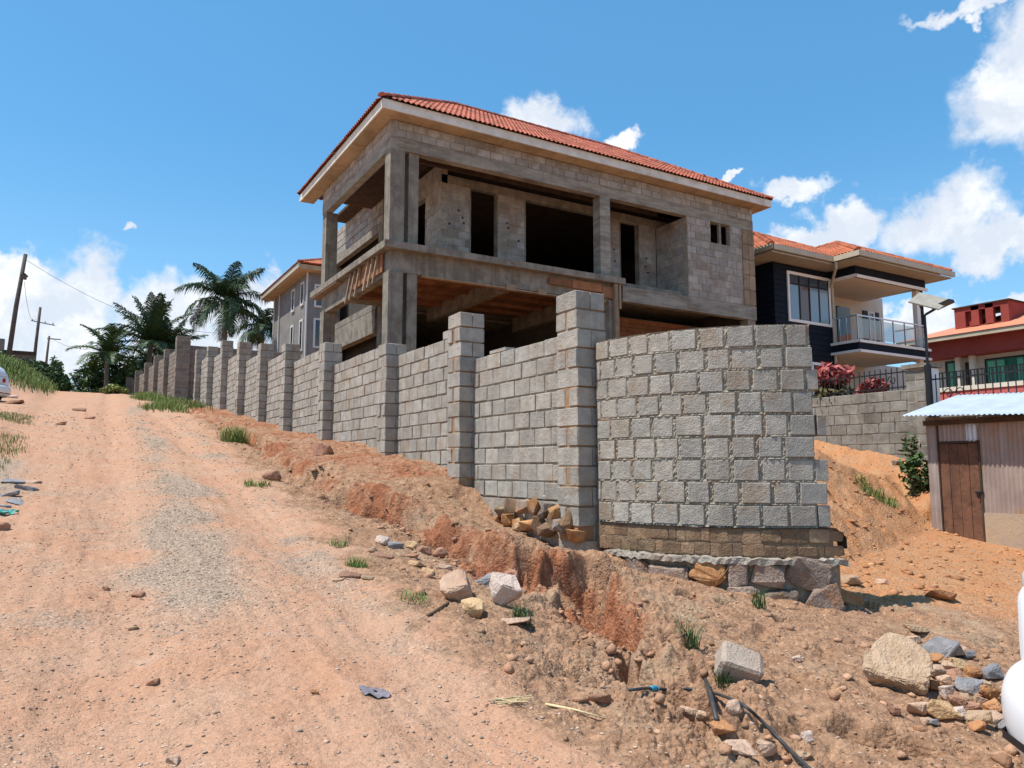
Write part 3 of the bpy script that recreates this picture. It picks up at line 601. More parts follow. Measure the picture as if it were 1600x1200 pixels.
for (x0,y0,zt0,w0),(x1,y1,zt1,w1) in zip(opl,opl[1:]):
    a=np.array((x1+.25,y1,0)); b=np.array((x0+.25,y0+w0,0)); L=np.linalg.norm(b-a); e=(b-a)/L; nr=np.array((-abs(e[1]),-e[0] if e[1]<0 else e[0],0)); nr=np.array((e[1],-e[0],0)); 
    if nr[0]>0: nr=-nr
    zt=min(zt0,zt1)-.35; zb=float(base(y1))-.4; q=Off(OO); core(q,a+np.array((0,0,zb)),e,nr,L,zb,zt); p=q.obj('wall_panel',M_mortar,ow); lay(OB,p,a+np.array((0,0,zb)),e,nr,L,zb,zt,.25,.45)
q=Off(OO); core(q,(5.58,44.9,4.5),(1,0,0),(0,-1,0),6,4.5,8.5); p=q.obj('wall_panel',M_mortar,ow); lay(OB,p,(5.58,44.9,4.5),(1,0,0),(0,-1,0),6,4.5,8.5,.25,.45)
OB.finish(240)

# ------------------------------------------------------------------ the unfinished house
XL,XR,YF,YB=6.8,20.32,17.7,23.8; ZS,ZB,ZG=7.4,9.93,2.9
house=thing('unfinished_house','unfinished two storey concrete block house with new terracotta hip roof, standing behind the block wall','house',(13.5,20.5,ZG)); HO=house.location[:]
HB=Blocks(M_hblock,HO)
def part(name,mat,boxes,parent=house,org=HO,kind=None):
    q=Off(org)
    for b in boxes: q.box(*b)
    return q.obj(name,mat,parent,kind=kind)
# floor slab, beams
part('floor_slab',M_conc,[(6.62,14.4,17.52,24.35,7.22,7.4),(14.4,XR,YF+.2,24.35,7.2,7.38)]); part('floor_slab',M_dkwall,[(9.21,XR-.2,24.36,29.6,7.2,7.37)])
part('slab_edge_beam',M_concL,[(14.42,XR+.02,YF-.012,YF+.24,6.73,7.2)])
part('floor_beam',M_conc,[(7.1,14.3,17.76,18.0,6.67,7.219)]); part('floor_beam',M_conc,[(6.86,7.1,17.76,23.8,6.6,7.219)])
part('floor_beam',M_conc,[(14.1,14.38,18.0,23.8,6.7,7.219)]); part('floor_beam',M_conc,[(10.6,10.82,18.0,23.8,6.75,7.219)])
part('ring_beam',M_concL,[(6.8,XR,YF,YF+.23,ZB,10.27)]); part('ring_beam',M_concL,[(6.8,7.03,YF+.23,YB,ZB,10.27)]); part('ring_beam',M_conc,[(8.98,XR,19.25,19.45,9.97,10.22)])
for z0,z1 in ((ZS,ZB),(2.2,6.66)):
    part('column',M_conc,[(6.8,7.2,YF+.005,YF+.4,z0,z1)]); part('column',M_conc,[(7.34,7.62,YF+.06,YF+.34,z0,z1)]); part('column',M_conc,[(6.82,7.2,23.4,23.8,z0,z1)])
part('column',M_concL,[(13.6,13.98,YF+.004,YF+.36,ZS,ZB)]); part('column',M_conc,[(13.9,14.3,YF+.02,YF+.4,2.2,6.7)])
part('timber_prop',M_wood,[(14.02,14.14,YF-.14,YF-.02,2.6,7.2)]); part('timber_prop',M_wood,[(14.2,14.27,YF-.12,YF-.06,6.45,7.2)])
# ring of blocks above the beam
for P0,e,n,L in (((6.8,YF,10.27),(1,0,0),(0,-1,0),XR-6.8),((6.8,YB,10.27),(0,-1,0),(-1,0,0),YB-YF)):
    q=Off(HO); core(q,P0,e,n,L,10.27,10.715); p=q.obj('parapet_wall',M_mortar,house); lay(HB,p,P0,e,n,L,10.27,10.71,.22,.43)
# right hand room
ops=((18.26-17.19,19.19-17.19,9.2,9.99),)
q=Off(HO); core(q,(17.19,YF,7.2),(1,0,0),(0,-1,0),2.56,7.2,ZB,ops,.014,.2); rw=q.obj('front_wall',M_mortar,house); lay(HB,rw,(17.19,YF,7.2),(1,0,0),(0,-1,0),2.56,7.2,ZB,.245,.42,.2,ops)
part('window_mullion',M_concL,[(18.68,18.76,YF+.02,YF+.12,9.2,ZB)])
q=Off(HO); core(q,(17.2,19.25,7.2),(0,-1,0),(-1,0,0),1.53,7.2,ZB,(),.014,.18); p=q.obj('side_wall',M_mortar,house); lay(HB,p,(17.2,19.25,7.2),(0,-1,0),(-1,0,0),1.53,7.2,ZB,.245,.42,.18)
qn=part('corner_column',M_conc,[(19.77,XR,YF+.01,YF+.4,7.2,ZB)])
for k in range(5): 
    for a,b in ((19.76,20.03),(20.05,XR+.015)):
        q=Off(HO); q.box(a,b,YF-.012,YF+.1,7.24+k*.54,7.24+k*.54+.5); q.obj('shutter_board',M_wood,qn)
# set back wall of the upper floor
ops=((9.93-8.98,10.89-8.98,ZS,9.97),(11.85-8.98,14.76-8.98,ZS,9.97),(15.6-8.98,16.45-8.98,7.45,9.95))
q=Off(HO); core(q,(8.98,19.25,7.2),(1,0,0),(0,-1,0),8.22,7.2,9.97,ops,.012,.2); p=q.obj('back_wall',M_mortar,house)
BK=Blocks(M_hblock,HO); lay(HB,p,(8.98,19.25,7.2),(1,0,0),(0,-1,0),8.22,7.2,9.97,.23,.4,.2,ops,.012,.003)
for (a,b,c,d) in ops:
    for xa_,xb_ in ((8.98+a-.004,8.98+a+.03),(8.98+b-.03,8.98+b+.004)): part('reveal',M_conc,[(xa_,xb_,19.244,19.46,c,d)])
r=random.Random(77)
for cx,cz in ((9.55,9.2),(9.68,9.0),(9.72,8.85),(9.25,8.75),(11.2,9.1),(11.25,8.95),(11.62,8.6),(15.35,8.9),(15.38,8.5),(16.75,8.8),(16.7,8.5),(16.8,8.3)):
    q=Off(HO); q.tube([(cx,19.236,cz),(cx,19.26,cz)],.036,8); q.obj('putlog_hole',M_black,p)
q=Off(HO); core(q,(8.98,23.8,7.2),(0,-1,0),(-1,0,0),4.55,7.2,10.6,((1.2,3.4,7.4,9.9),),.012,.2); p=q.obj('side_wall',M_mortar,house); lay(HB,p,(8.98,23.8,7.2),(0,-1,0),(-1,0,0),4.55,7.2,10.6,.245,.42,.2,((1.2,3.4,7.4,9.9),))
# closed back, right and inner walls, room shade put into their colour, so that the rooms are dark
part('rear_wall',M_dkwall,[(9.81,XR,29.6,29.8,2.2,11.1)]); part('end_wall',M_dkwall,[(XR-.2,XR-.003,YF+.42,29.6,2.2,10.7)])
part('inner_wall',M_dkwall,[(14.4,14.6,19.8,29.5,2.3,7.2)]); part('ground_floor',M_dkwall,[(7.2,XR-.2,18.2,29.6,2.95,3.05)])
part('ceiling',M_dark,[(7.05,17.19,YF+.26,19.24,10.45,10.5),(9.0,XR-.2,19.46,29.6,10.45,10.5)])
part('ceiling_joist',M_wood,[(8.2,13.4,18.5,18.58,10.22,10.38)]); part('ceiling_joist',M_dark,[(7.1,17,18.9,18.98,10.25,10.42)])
# ground floor, right part: brown boarded wall under the slab with two openings
ops=((15.0-14.4,15.55-14.4,2.6,6.0),(16.3-14.4,18.2-14.4,2.6,5.85))
q=Off(HO); core(q,(14.4,19.6,2.3),(1,0,0),(0,-1,0),5.7,2.3,6.72,ops,.0,.2); lw=q.obj('ground_wall',M_conc,house)
q=Off(HO)
for k in range(4): 
    q2=Off(HO); q2.box(14.62+.0,18.9,19.56,19.597,6.08+k*.155,6.08+k*.155+.14); q2.obj('formwork_board',M_form,lw)
part('column',M_conc,[(19.95,XR-.01,YF+.03,YF+.4,2.2,6.73)])
# formwork left under the slab and on the left side
r=random.Random(5)
for k in range(16):
    x=7.2+k*.43; part('formwork_board',M_form,[(x,x+.4,18.02,23.5,7.19+.002*(k%2),7.216)])
for k in range(5):
    y=18.6+k*1.0; part('formwork_joist',M_form,[(7.15,14.0,y,y+.08,7.07,7.188)])
for a,b,z in ((7.75,10.4,6.655),(10.3,13.8,6.64)): part('formwork_plank',M_wood,[(a,b,17.74,17.9,z-.03,z+.006)])
for x in (10.3,11.35,12.2): part('formwork_cleat',M_wood,[(x,x+.28,17.7,17.76,6.58,6.75)])
for a,b,z0,z1 in ((11.7,12.5,6.92,7.12),(12.52,13.6,6.9,7.14),(13.62,14.02,6.75,7.1)): part('formwork_board',M_form,[(a,b,17.66,17.7,z0,z1)])
sb=part('shutter_panel',M_form,[(6.79,6.83,18.15,20.7,6.72,7.2)])
for k,y in enumerate((18.35,18.72,19.05,19.75,20.15,20.5)):
    q=Off(HO); q.beam((6.74,y,7.2),(6.66,y+.12+.02*k,6.45-.02*k),.07,.05,0,(1,0,0)); q.obj('batten',M_wood,sb)
part('formwork_plank',M_wood,[(6.64,6.85,21.6,24.3,7.17,7.216)])
# rear wing seen through the left bay
part('ring_beam',M_conc,[(8.98,9.2,24.0,30,9.88,10.2)]); part('floor_beam',M_conc,[(8.9,9.2,24.4,30,6.3,7.1)]); part('column',M_conc,[(8.98,9.3,24.0,24.4,2.5,9.88)]); part('column',M_conc,[(8.98,9.3,29.6,30,2.5,9.88)])
q=Off(HO); core(q,(8.98,30,10.2),(0,-1,0),(-1,0,0),6,10.2,11.3); p=q.obj('side_wall',M_mortar,house); lay(HB,p,(8.98,30,10.2),(0,-1,0),(-1,0,0),6,10.2,11.3,.245,.42)
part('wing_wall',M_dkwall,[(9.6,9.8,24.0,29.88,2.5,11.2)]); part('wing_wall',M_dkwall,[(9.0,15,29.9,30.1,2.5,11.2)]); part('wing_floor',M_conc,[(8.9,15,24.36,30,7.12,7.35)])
HB.finish(290)
def tile_mesh(mat,w=.3,L=.42,amp=.035):
    prof=[(0,0),(.08,.0),(.17,.85),(.26,1),(.35,.85),(.45,.0),(.55,.0),(.65,.85),(.74,1),(.83,.85),(.93,.0),(1,.02)]; vs=[]; fs=[]
    for yy,lift in ((0,.018),(L,.0)):
        for x,z in prof: vs.append(((x-.5)*w*1.03,yy,z*amp+lift))
    n=len(prof)
    for i in range(n-1): fs.append((i,i+1,n+i+1,n+i))
    for x,z in prof: vs.append(((x-.5)*w*1.03,0,z*amp+.018-.016))
    for i in range(n-1): fs.append((2*n+i,2*n+i+1,i+1,i))
    me=bpy.data.meshes.new('roof_tile'); me.from_pydata(vs,[],fs); me.materials.append(mat); return me
TV={}
class Tiles:
    def __init__(s,mat,org): s.mat=mat; s.org=np.array(org,float); s.it=[]; s.me=TV.setdefault(mat.name,tile_mesh(mat))
    def slope(s,A,B,up,n,run,cl,cr,w=.3,ex=.34):
        """eave A->B, up the slope, n normal, run = slope length; cl/cr: how much the row shortens per metre up at each end"""
        A=np.array(A,float); B=np.array(B,float); e=(B-A); L=np.linalg.norm(e); e/=L; up=np.array(up,float); n=np.array(n,float); r=random.Random(int(L*100))
        for k in range(int(run/ex)+1):
            v=k*ex
            for c in range(int(L/w)+1):
                x=(c+.5)*w
                if x<cl*(v+.25)-.02 or x>L-cr*(v+.25)+.02 or v+.3>run+.1: continue
                s.it.append((A+e*(x+r.uniform(-.006,.006))+up*(v-.06)+n*(.02+r.uniform(0,.006)),e,up+n*r.uniform(-.01,.01),n))
    def finish(s,parent,limit=300,prefer=None):
        s.it.sort(key=lambda q:(0 if (q[3]@(EYE-q[0]))>0 else 1,np.sum((q[0]-EYE)**2))); mb=Off(s.org)
        V=np.empty(len(s.me.vertices)*3); s.me.vertices.foreach_get('co',V); V=V.reshape(-1,3); F=[tuple(p.vertices) for p in s.me.polygons]
        for i,(p,e,u,n) in enumerate(s.it):
            if i<limit:
                m=Matrix.Identity(4)
                for k,a in enumerate((e,u,n)):
                    for j in range(3): m[j][k]=a[j]
                for j in range(3): m[j][3]=p[j]-s.org[j]
                link('roof_tile',s.me,parent).matrix_local=m
            else: mb.add(p+V[:,0:1]*e+V[:,1:2]*u+V[:,2:3]*n,F)
        if mb.v: mb.obj('roof_tiles',s.mat,parent,kind='stuff')
def hip_roof(parent,org,x0,x1,y0,y1,ze,pitch,tmat,limit,deckmat,left=True):
    """hip roof with its ridge along x; returns the deck"""
    h=(y1-y0)/2; tp=math.tan(pitch); zr=ze+h*tp; ym=(y0+y1)/2; q=Off(org)
    vs=[(x0,y0,ze),(x1,y0,ze),(x1,y1,ze),(x0,y1,ze),(x0+h,ym,zr),(x1-h,ym,zr)]
    q.add(vs,[(0,1,5,4),(1,2,5),(2,3,4,5),(3,0,4),(3,2,1,0)]); deck=q.obj('roof',deckmat,parent)
    cs,sn=math.cos(pitch),math.sin(pitch); T=Tiles(tmat,org); run=h/cs
    T.slope((x0,y0,ze),(x1,y0,ze),(0,cs,sn),(0,-sn,cs),run,cs,cs)
    if left: T.slope((x0,y1,ze),(x0,y0,ze),(cs,0,sn),(-sn,0,cs),run,cs,cs)
    T.slope((x1,y0,ze),(x1,y1,ze),(-cs,0,sn),(sn,0,cs),run,cs,cs)
    T.slope((x1,y1,ze),(x0,y1,ze),(0,-cs,sn),(0,sn,cs),run,cs,cs)
    T.finish(deck,limit)
    caps(deck,org,tmat,[((x0,y0,ze),(x0+h,ym,zr)),((x1,y0,ze),(x1-h,ym,zr)),((x0+h,ym,zr),(x1-h,ym,zr)),((x0,y1,ze),(x0+h,ym,zr)),((x1,y1,ze),(x1-h,ym,zr))])
    return deck
def caps(deck,org,mat,lines):
    for a,b in lines:
        a=Vector(a); b=Vector(b); d=(b-a).normalized(); L=(b-a).length; n=max(1,int(L/.36)); me=None
        side=d.cross(Vector((0,0,1))).normalized(); up=side.cross(d)
        vs=[]; fs=[]
        for l,rr_ in ((0,.125),(.4,.105)):
            for k in range(6):
                an=math.pi*k/5; vs.append((math.cos(an)*rr_,l,math.sin(an)*rr_*.8))
        for k in range(5): fs.append((k,k+1,7+k,6+k))
        fs.append((5,4,3,2,1,0)); me=bpy.data.meshes.new('ridge_tile'); me.from_pydata(vs,[],fs); me.materials.append(mat)
        for i in range(n):
            p=a+d*(i*L/n); m=Matrix.Identity(4)
            for k,ax in enumerate((side,d,up)):
                for j in range(3): m[j][k]=ax[j]
            for j in range(3): m[j][3]=p[j]-org[j]+up[j]*.03
            link('ridge_tile',me,deck).matrix_local=m
EX0,EX1,EY0,EY1,EZ=6.35,20.78,17.2,25.15,10.97
hip_roof(house,HO,EX0,EX1,EY0,EY1,EZ,math.radians(32.5),M_tile,295,M_dark)
part('fascia',M_fascia,[(EX0+.03,EX1-.03,EY0+.02,EY0+.06,10.72,10.965)]); part('fascia',M_fascia,[(EX0+.02,EX0+.06,EY0+.061,EY1,10.72,10.965)]); part('fascia',M_fascia,[(EX1-.06,EX1-.02,EY0+.061,EY1,10.72,10.965)])
x=EX0+.062
while x<EX1-.1:
    w=min(1.22,EX1-.07-x); part('soffit_board',M_soffit,[(x,x+w-.012,EY0+.061,YF+.02,10.722+random.uniform(0,.008),10.74)]); x+=1.22
y=YF+.03
while y<EY1-.1:
    w=min(1.0,EY1-.05-y); part('soffit_board',M_soffit,[(EX0+.062,XL+.05,y,y+w-.012,10.722+random.uniform(0,.008),10.74)]); y+=1.0
part('soffit_board',M_soffit,[(XR-.05,EX1-.062,YF+.03,EY1-.05,10.722,10.74)])
q=Off(HO); q.tube([(EX0+.9,EY0+.0,10.9),(EX0+.98,EY0-.0,10.86)],.03,6); 
part('wing_roof',M_dark,[(8.45,15,24.2,28.2,11.3,11.4)])  # overhang drawn out to shade the wing wall below
part('water_pipe',M_white,[(XR+.003,XR+.9,YF+.2,YF+.3,6.52,6.62)])

# ------------------------------------------------------------------ grey house far up behind
gh=thing('grey_house','tall grey rendered house with narrow white trimmed windows, behind the unfinished house','house',(15,48,7)); GO=gh.location[:]
def gp(name,mat,b,par=gh,kind=None): return part(name,mat,b,par,GO,kind)
gp('wall',M_greyren,[(12,22,44.6,53.2,5.5,13.5)])
def gwin(y0,y1,z0,z1):
    f=gp('window',M_trim,[(11.93,11.998,y0-.12,y0,z0-.12,z1+.12),(11.93,11.998,y1,y1+.12,z0-.12,z1+.12),(11.93,11.998,y0,y1,z1,z1+.12),(11.90,11.998,y0,y1,z0-.12,z0)])
    q=Off(GO); q.box(11.96,11.998,y0,y1,z0,z1); q.obj('pane',M_cglass,f)
for y in (45.5,47.7): 
    for z0,z1 in ((11.75,13.0),(8.9,10.65)): gwin(y,y+.5,z0,z1)
for x in (12.5,14.6):
    for z0,z1 in ((11.5,12.7),(9.0,10.6)):
        f=gp('window',M_trim,[(x-.12,x,44.54,44.598,z0-.12,z1+.12),(x+1.1,x+1.22,44.54,44.598,z0-.12,z1+.12),(x,x+1.1,44.54,44.598,z1,z1+.12),(x,x+1.1,44.52,44.598,z0-.12,z0)])
        q=Off(GO); q.box(x,x+1.1,44.56,44.598,z0,z1); q.obj('pane',M_cglass,f)
for y in (44.55,51.5): gp('downpipe',M_trim,[(11.9,11.98,y,y+.1,6,13.5)])
gp('corner_trim',M_trim,[(11.93,12.05,53.1,53.25,5.5,13.5)])
gp('eave',M_soffit,[(11.3,22.6,43.9,53.9,13.5,13.78)]); gp('fascia',M_gutter,[(11.2,11.3,43.9,54,13.55,13.85)])
hip_roof(gh,GO,11.2,22.7,43.8,54.1,13.86,math.radians(24),M_tile2,0,M_tile2,True)

# ------------------------------------------------------------------ navy house with glass balcony
bh=thing('navy_house','two storey navy blue clad house with orange tile roof and glass railed balcony','house',(27,21,2.8)); BHo=bh.location[:]
def bp(name,mat,b,par=bh,kind=None): return part(name,mat,b,par,BHo,kind)
bp('wall',M_navy,[(22.62,25.86,18.82,26,2.6,9.43)])
q=Off(BHo); r=random.Random(2)
for k in range(30):
    z=3.0+k*.214
    q.add([(22.6,18.8,z),(25.86,18.8,z),(25.86,18.79,z+.205),(22.6,18.79,z+.205),(22.6,18.775,z),(25.86,18.775,z)],[(4,5,2,3),(0,1,5,4)])
    q.add([(22.6,18.8,z),(22.6,26,z),(22.61,26,z+.205),(22.61,18.8,z+.205),(22.575,18.775,z),(22.575,26,z)],[(4,3,2,5),(0,4,5,1)])
q.obj('cladding',M_navy,bh,kind='stuff')
def bwin(x0,x1,z0,z1,y,panes):
    f=bp('window',M_white,[(x0-.11,x0,y-.05,y,z0-.11,z1+.11),(x1,x1+.11,y-.05,y,z0-.11,z1+.11),(x0,x1,y-.05,y,z1,z1+.11),(x0,x1,y-.05,y,z0-.11,z0)])
    q=Off(BHo); zt=z1-.36; n=len(panes); w=(x1-x0)/n
    for i in range(n+1): xx=x0+i*w; q.box(max(xx-.03,x0),min(xx+.03,x1),y-.035,y+.02,z0,z1)
    q.box(x0,x1,y-.033,y+.02,zt-.03,zt+.03); q.obj('frame',M_black,f)
    for i,mm in enumerate(panes):
        for a,b,m_ in ((z0,zt,mm),(zt,z1,M_glass)):
            g=Off(BHo); g.box(x0+i*w+.02,x0+(i+1)*w-.02,y-.006-.004*i,y+.01,a+.02,b-.02); g.obj('pane',m_,f)
bwin(23.42,25.85-.12,7.3,9.05,18.77,[M_gpane,M_bpane,M_gpane,M_gpane])
bwin(24.6,25.5,4.3,5.6,18.77,[M_glass,M_glass])
# right part behind the balcony
bp('wall',M_cream,[(25.87,32.0,20.5,26,2.6,9.43)]); bp('ground_wall',M_cream,[(32.01,34,20.5,22,2.6,6.3)]); bp('side_wall',M_navy,[(25.87,26.02,18.81,20.5,2.6,9.0)])
bp('balcony_slab',M_navy,[(25.82,30.5,17.6,20.49,6.14,6.46)]); bp('slab_trim',M_white,[(25.78,30.56,17.54,17.6,6.06,6.16),(25.76,25.82,17.54,18.8,6.06,6.16),(25.78,30.56,17.54,17.6,6.44,6.54),(25.76,25.82,17.54,18.8,6.44,6.54)])
bp('balcony_soffit',M_cream,[(25.83,30.49,17.61,20.49,6.1,6.139)])
bp('roof_beam',M_navy,[(25.82,30.5,17.6,17.85,9.06,9.44),(25.83,26.03,17.85,18.8,9.06,9.44)]); bp('beam_trim',M_white,[(25.78,30.56,17.54,17.6,8.98,9.1),(25.76,25.82,17.54,18.8,8.98,9.1)])
bp('balcony_ceiling',M_cream,[(26.03,30.49,17.86,20.49,9.1,9.14)])
bp('column',M_white,[(30.25,30.49,17.86,18.05,2.6,9.06)]); bp('column',M_navy,[(30.51,30.8,17.9,18.2,2.6,9.43)])
for nm,x0,x1,z0,z1,m_ in (('door',28.6,29.5,6.47,8.7,M_cglass),('shutter',30.45,30.75,7.0,8.7,M_black),('shutter',31.25,31.6,7.0,8.7,M_black)): bp(nm,m_,[(x0,x1,20.44,20.498,z0,z1)])
f=bp('window',M_white,[(30.75,30.85,20.42,20.498,7.0,8.7),(31.15,31.25,20.42,20.498,7.0,8.7),(30.85,31.15,20.42,20.498,8.6,8.7)]); q=Off(BHo); q.box(30.85,31.15,20.45,20.498,7,8.6); q.obj('pane',M_glass,f)
f=bp('window',M_white,[(29.6,29.72,20.40,20.498,3.4,4.9),(30.6,30.7,20.40,20.498,3.4,4.9),(29.72,30.6,20.40,20.498,4.78,4.9)]); q=Off(BHo); q.box(29.72,30.6,20.45,20.498,3.4,4.78); q.obj('pane',M_cglass,f)
# railing
q=Off(BHo)
for a,b in (((25.86,18.75,7.5),(25.86,17.64,7.5)),((25.86,17.64,7.5),(30.45,17.64,7.5)),((30.45,17.64,7.5),(30.45,19.0,7.5))): q.beam(a,b,.05,.05)
rl=q.obj('railing',M_steel,bh)
for i in range(7):
    x=25.86+i*(30.45-25.86)/6; q=Off(BHo); q.box(x-.02,x+.02,17.62,17.66,6.54,7.48); q.obj('post',M_steel,rl)
    if i<6: q=Off(BHo); q.box(x+.05,x+.71,17.635,17.645,6.62,7.4); q.obj('glass_panel',M_rail,rl)
for y in (18.1,18.4,18.7): q=Off(BHo); q.box(25.84,25.88,y,y+.03,6.54,7.48); q.obj('post',M_steel,rl)
# roofs: main hip and the balcony bay
def hip_generic(parent,org,C,ridge,ze,zr,tmat,limit,deckmat,slopes):
    pass
hip_roof(bh,BHo,21.55,31.15,17.95,28.2,9.72,math.radians(27),M_tile2,300,M_tile2,True)
q=Off(BHo); y0,y1,xa,xb=16.85,21.2,25.0,31.15; h=(xb-xa)/2; tp=math.tan(math.radians(27)); zr=9.72+h*tp
# bay hip: ridge running back from its own front hip
q.add([(xa,y0,9.725),(xb,y0,9.725),(xb,y1+6,9.725),(xa,y1+6,9.725),(xa+h,y0+h,zr),(xa+h,y1+6,zr)],[(0,1,4),(1,2,5,4),(3,0,4,5)]); dk=q.obj('bay_roof',M_tile2,bh)
T=Tiles(M_tile2,BHo); cs,sn=math.cos(math.radians(27)),math.sin(math.radians(27))
T.slope((xa,y0,9.725),(xb,y0,9.725),(0,cs,sn),(0,-sn,cs),h/cs,cs,cs); T.slope((xa,y1+2.2,9.725),(xa,y0,9.725),(cs,0,sn),(-sn,0,cs),h/cs,.0,cs); T.finish(dk,240)
caps(dk,BHo,M_tile2,[((xa,y0,9.74),(xa+h,y0+h,zr)),((xb,y0,9.74),(xa+h,y0+h,zr)),((xa+h,y0+h,zr),(xa+h,y0+h+2,zr))])
bp('gutter',M_gutter,[(21.5,25.0,17.85,17.95,9.52,9.72),(21.47,21.55,17.85,26,9.52,9.72),(24.9,25.0,16.76,17.85,9.52,9.72),(24.95,31.25,16.75,16.85,9.52,9.72)])
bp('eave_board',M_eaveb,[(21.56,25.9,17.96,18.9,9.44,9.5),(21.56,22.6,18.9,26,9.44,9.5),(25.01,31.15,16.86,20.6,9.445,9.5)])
q=Off(BHo); q.tube([(24.98,17.8,9.5),(25.0,17.82,9.3),(25.75,18.6,8.9),(25.92,18.7,8.7),(25.92,18.7,3)],.055,8); q.obj('downpipe',M_gutter,bh)

# ------------------------------------------------------------------ red house
rh=thing('red_house','red house with salmon roof, slotted rooftop box and green glazed veranda','house',(39,14,4.3)); RO=rh.location[:]
def rp(name,mat,b,par=rh,kind=None): return part(name,mat,b,par,RO,kind)
rp('wall',M_cream,[(37.4,46,6,21.4,4,7.3)])
rp('roof_band',M_maroon,[(36.2,46.2,5.5,21.8,6.95,7.75)]); rp('fascia',M_gutter,[(35.75,35.85,5,22.3,7.72,7.92)]); rp('eave',M_maroon,[(35.86,46.2,5.2,22.2,7.72,7.79)])
q=Off(RO); q.add([(35.7,5,7.93),(35.7,22.3,7.93),(47,22.3,7.93),(47,5,7.93),(41.3,10.6,9.9),(41.3,16.7,9.9)],[(0,1,5,4),(1,2,5),(2,3,4,5),(3,0,4)]); q.obj('roof',M_flatroof,rh)
bx=rp('rooftop_box',M_maroon,[(36.9,37.1,17.5,17.85,8.15,9.35),(36.9,37.1,18.17,18.52,8.15,9.35),(36.9,37.1,18.82,19.17,8.15,9.35),(36.9,37.1,19.45,19.95,8.15,9.35),(36.9,37.1,17.85,19.45,8.15,8.4),(36.9,37.1,17.85,19.45,9.15,9.35),
   (37.1,39.6,17.5,17.7,8.15,9.35),(37.1,39.6,19.75,19.95,8.15,9.35)]); q=Off(RO); q.box(36.82,39.7,17.42,20.03,9.352,9.41); q.obj('coping',M_dark,bx)
q=Off(RO); q.box(37.12,37.18,18.8,19.5,8.2,9.3); q.obj('slot_panel',M_maroon,bx)
for y in (6.5,9.5,12.5,16.35,19.05,19.7): rp('column',M_cream,[(36.6,36.85,y,y+.22,4,6.95)])
def rwin(y0,y1,z0,z1,curt):
    f=rp('window',M_black,[(36.98,37.02,y0,y0+.06,z0,z1),(36.98,37.02,y1-.06,y1,z0,z1),(36.98,37.02,y0+.06,y1-.06,z1-.06,z1),(36.98,37.02,y0+.06,y1-.06,z0,z0+.06)])
    q=Off(RO); q.box(37.0,37.03,y0,y1,z0,z1); q.obj('pane',M_green,f)
    for a,b in curt: q=Off(RO); q.box(36.985,36.999,a,b,z0+.08,z1-.12); q.obj('curtain_pane',M_greenL,f)
rwin(16.75,18.75,5.1,6.75,((17.9,18.2),(18.3,18.62),(17.1,17.35))); rwin(19.95,20.6,5.1,6.85,((20.2,20.45),)); rwin(13,16.2,5.1,6.7,((15.6,16),(13.4,13.8))); rwin(9.8,12.2,5.1,6.7,())
rp('door',M_dark,[(36.97,37.0,19.3,19.65,4.4,6.7)])
rp('inner_wall',M_cream,[(37.04,37.39,6,21.4,4,7.2)])
rp('veranda_wall',M_pink,[(35.3,35.5,5,24,3.4,5.2)]); rp('veranda_coping',M_cream,[(35.25,35.55,5,24,5.2,5.4)])
q=Off(RO)
for i in range(60): y=12+i*.16; q.box(35.38,35.41,y,y+.03,5.4,6.1)
q.box(35.37,35.42,12,21.6,6.1,6.14); q.obj('veranda_railing',M_black,rh)

# ------------------------------------------------------------------ neighbour's wall, railings, lamp, shed
nw=thing('neighbour_wall','weathered grey block wall with a square pillar and iron railings, behind the earth heap','wall',(16.6,11,1.5)); NO=nw.location[:]
NB=Blocks(M_nblock,NO)
q=Off(NO); core(q,(16.5,17,1.2),(0,-1,0),(-1,0,0),6.9,1.2,3.42); p=q.obj('wall_panel',M_mortar,nw); lay(NB,p,(16.5,17,1.2),(0,-1,0),(-1,0,0),6.9,1.2,3.42,.245,.43,.2,(),.014,.004)
q=Off(NO); core(q,(16.5,9.6,1.0),(0,-1,0),(-1,0,0),9,1.0,2.96); p=q.obj('wall_panel',M_mortar,nw); lay(NB,p,(16.5,9.6,1.0),(0,-1,0),(-1,0,0),9,1.0,2.96,.245,.43)
q=Off(NO); q.box(16.465,16.9,9.62,10.08,1.0,3.88); p=q.obj('pillar',M_mortar,nw)
for k in range(11):
    z=1.15+k*.245
    if k%2: NB.add(p,(16.675,9.86,z+.12),(0,1,0),(-1,0,0),(0,0,1),(.47,.43,.228))
    else:
        for s_ in (0,1): NB.add(p,(16.675,9.745+.235*s_,z+.12),(1,0,0),(0,1,0),(0,0,1),(.43,.22,.228))
q=Off(NO); q.box(16.47,16.88,9.56,9.605,1,3.86); q.obj('plaster_face',M_white,p)
q=Off(NO); q.box(16.4,16.95,9.5,10.15,3.88,3.97); q.obj('pillar_cap',M_conc,p)
NB.finish(280)
def railing(y0,y1,z0,z1,n,curl=True):
    q=Off(NO); q.box(16.58,16.61,y0,y1,z0+.06,z0+.09); q.box(16.58,16.61,y0,y1,z1-.1,z1-.07); rl=q.obj('railing',M_black,nw)
    for i in range(n):
        y=y0+(i+.5)*(y1-y0)/n; q=Off(NO); q.box(16.587,16.603,y-.009,y+.009,z0,z1+.03); q.obj('baluster',M_black,rl)
railing(10.16,13.5,3.42,3.93,24); railing(3.0,9.55,2.96,3.68,44)
q=Off(NO); r=random.Random(4)
for yc,zc in ((10.5,3.66),(10.85,3.66),(9.2,3.25),(8.95,3.25)): q.tube([(16.59,yc+.11*math.cos(a)*(1-a/9),zc+.13*math.sin(a)*(1-a/9)) for a in np.linspace(0,7,22)],.012,5)
q.obj('scrollwork',M_black,nw)
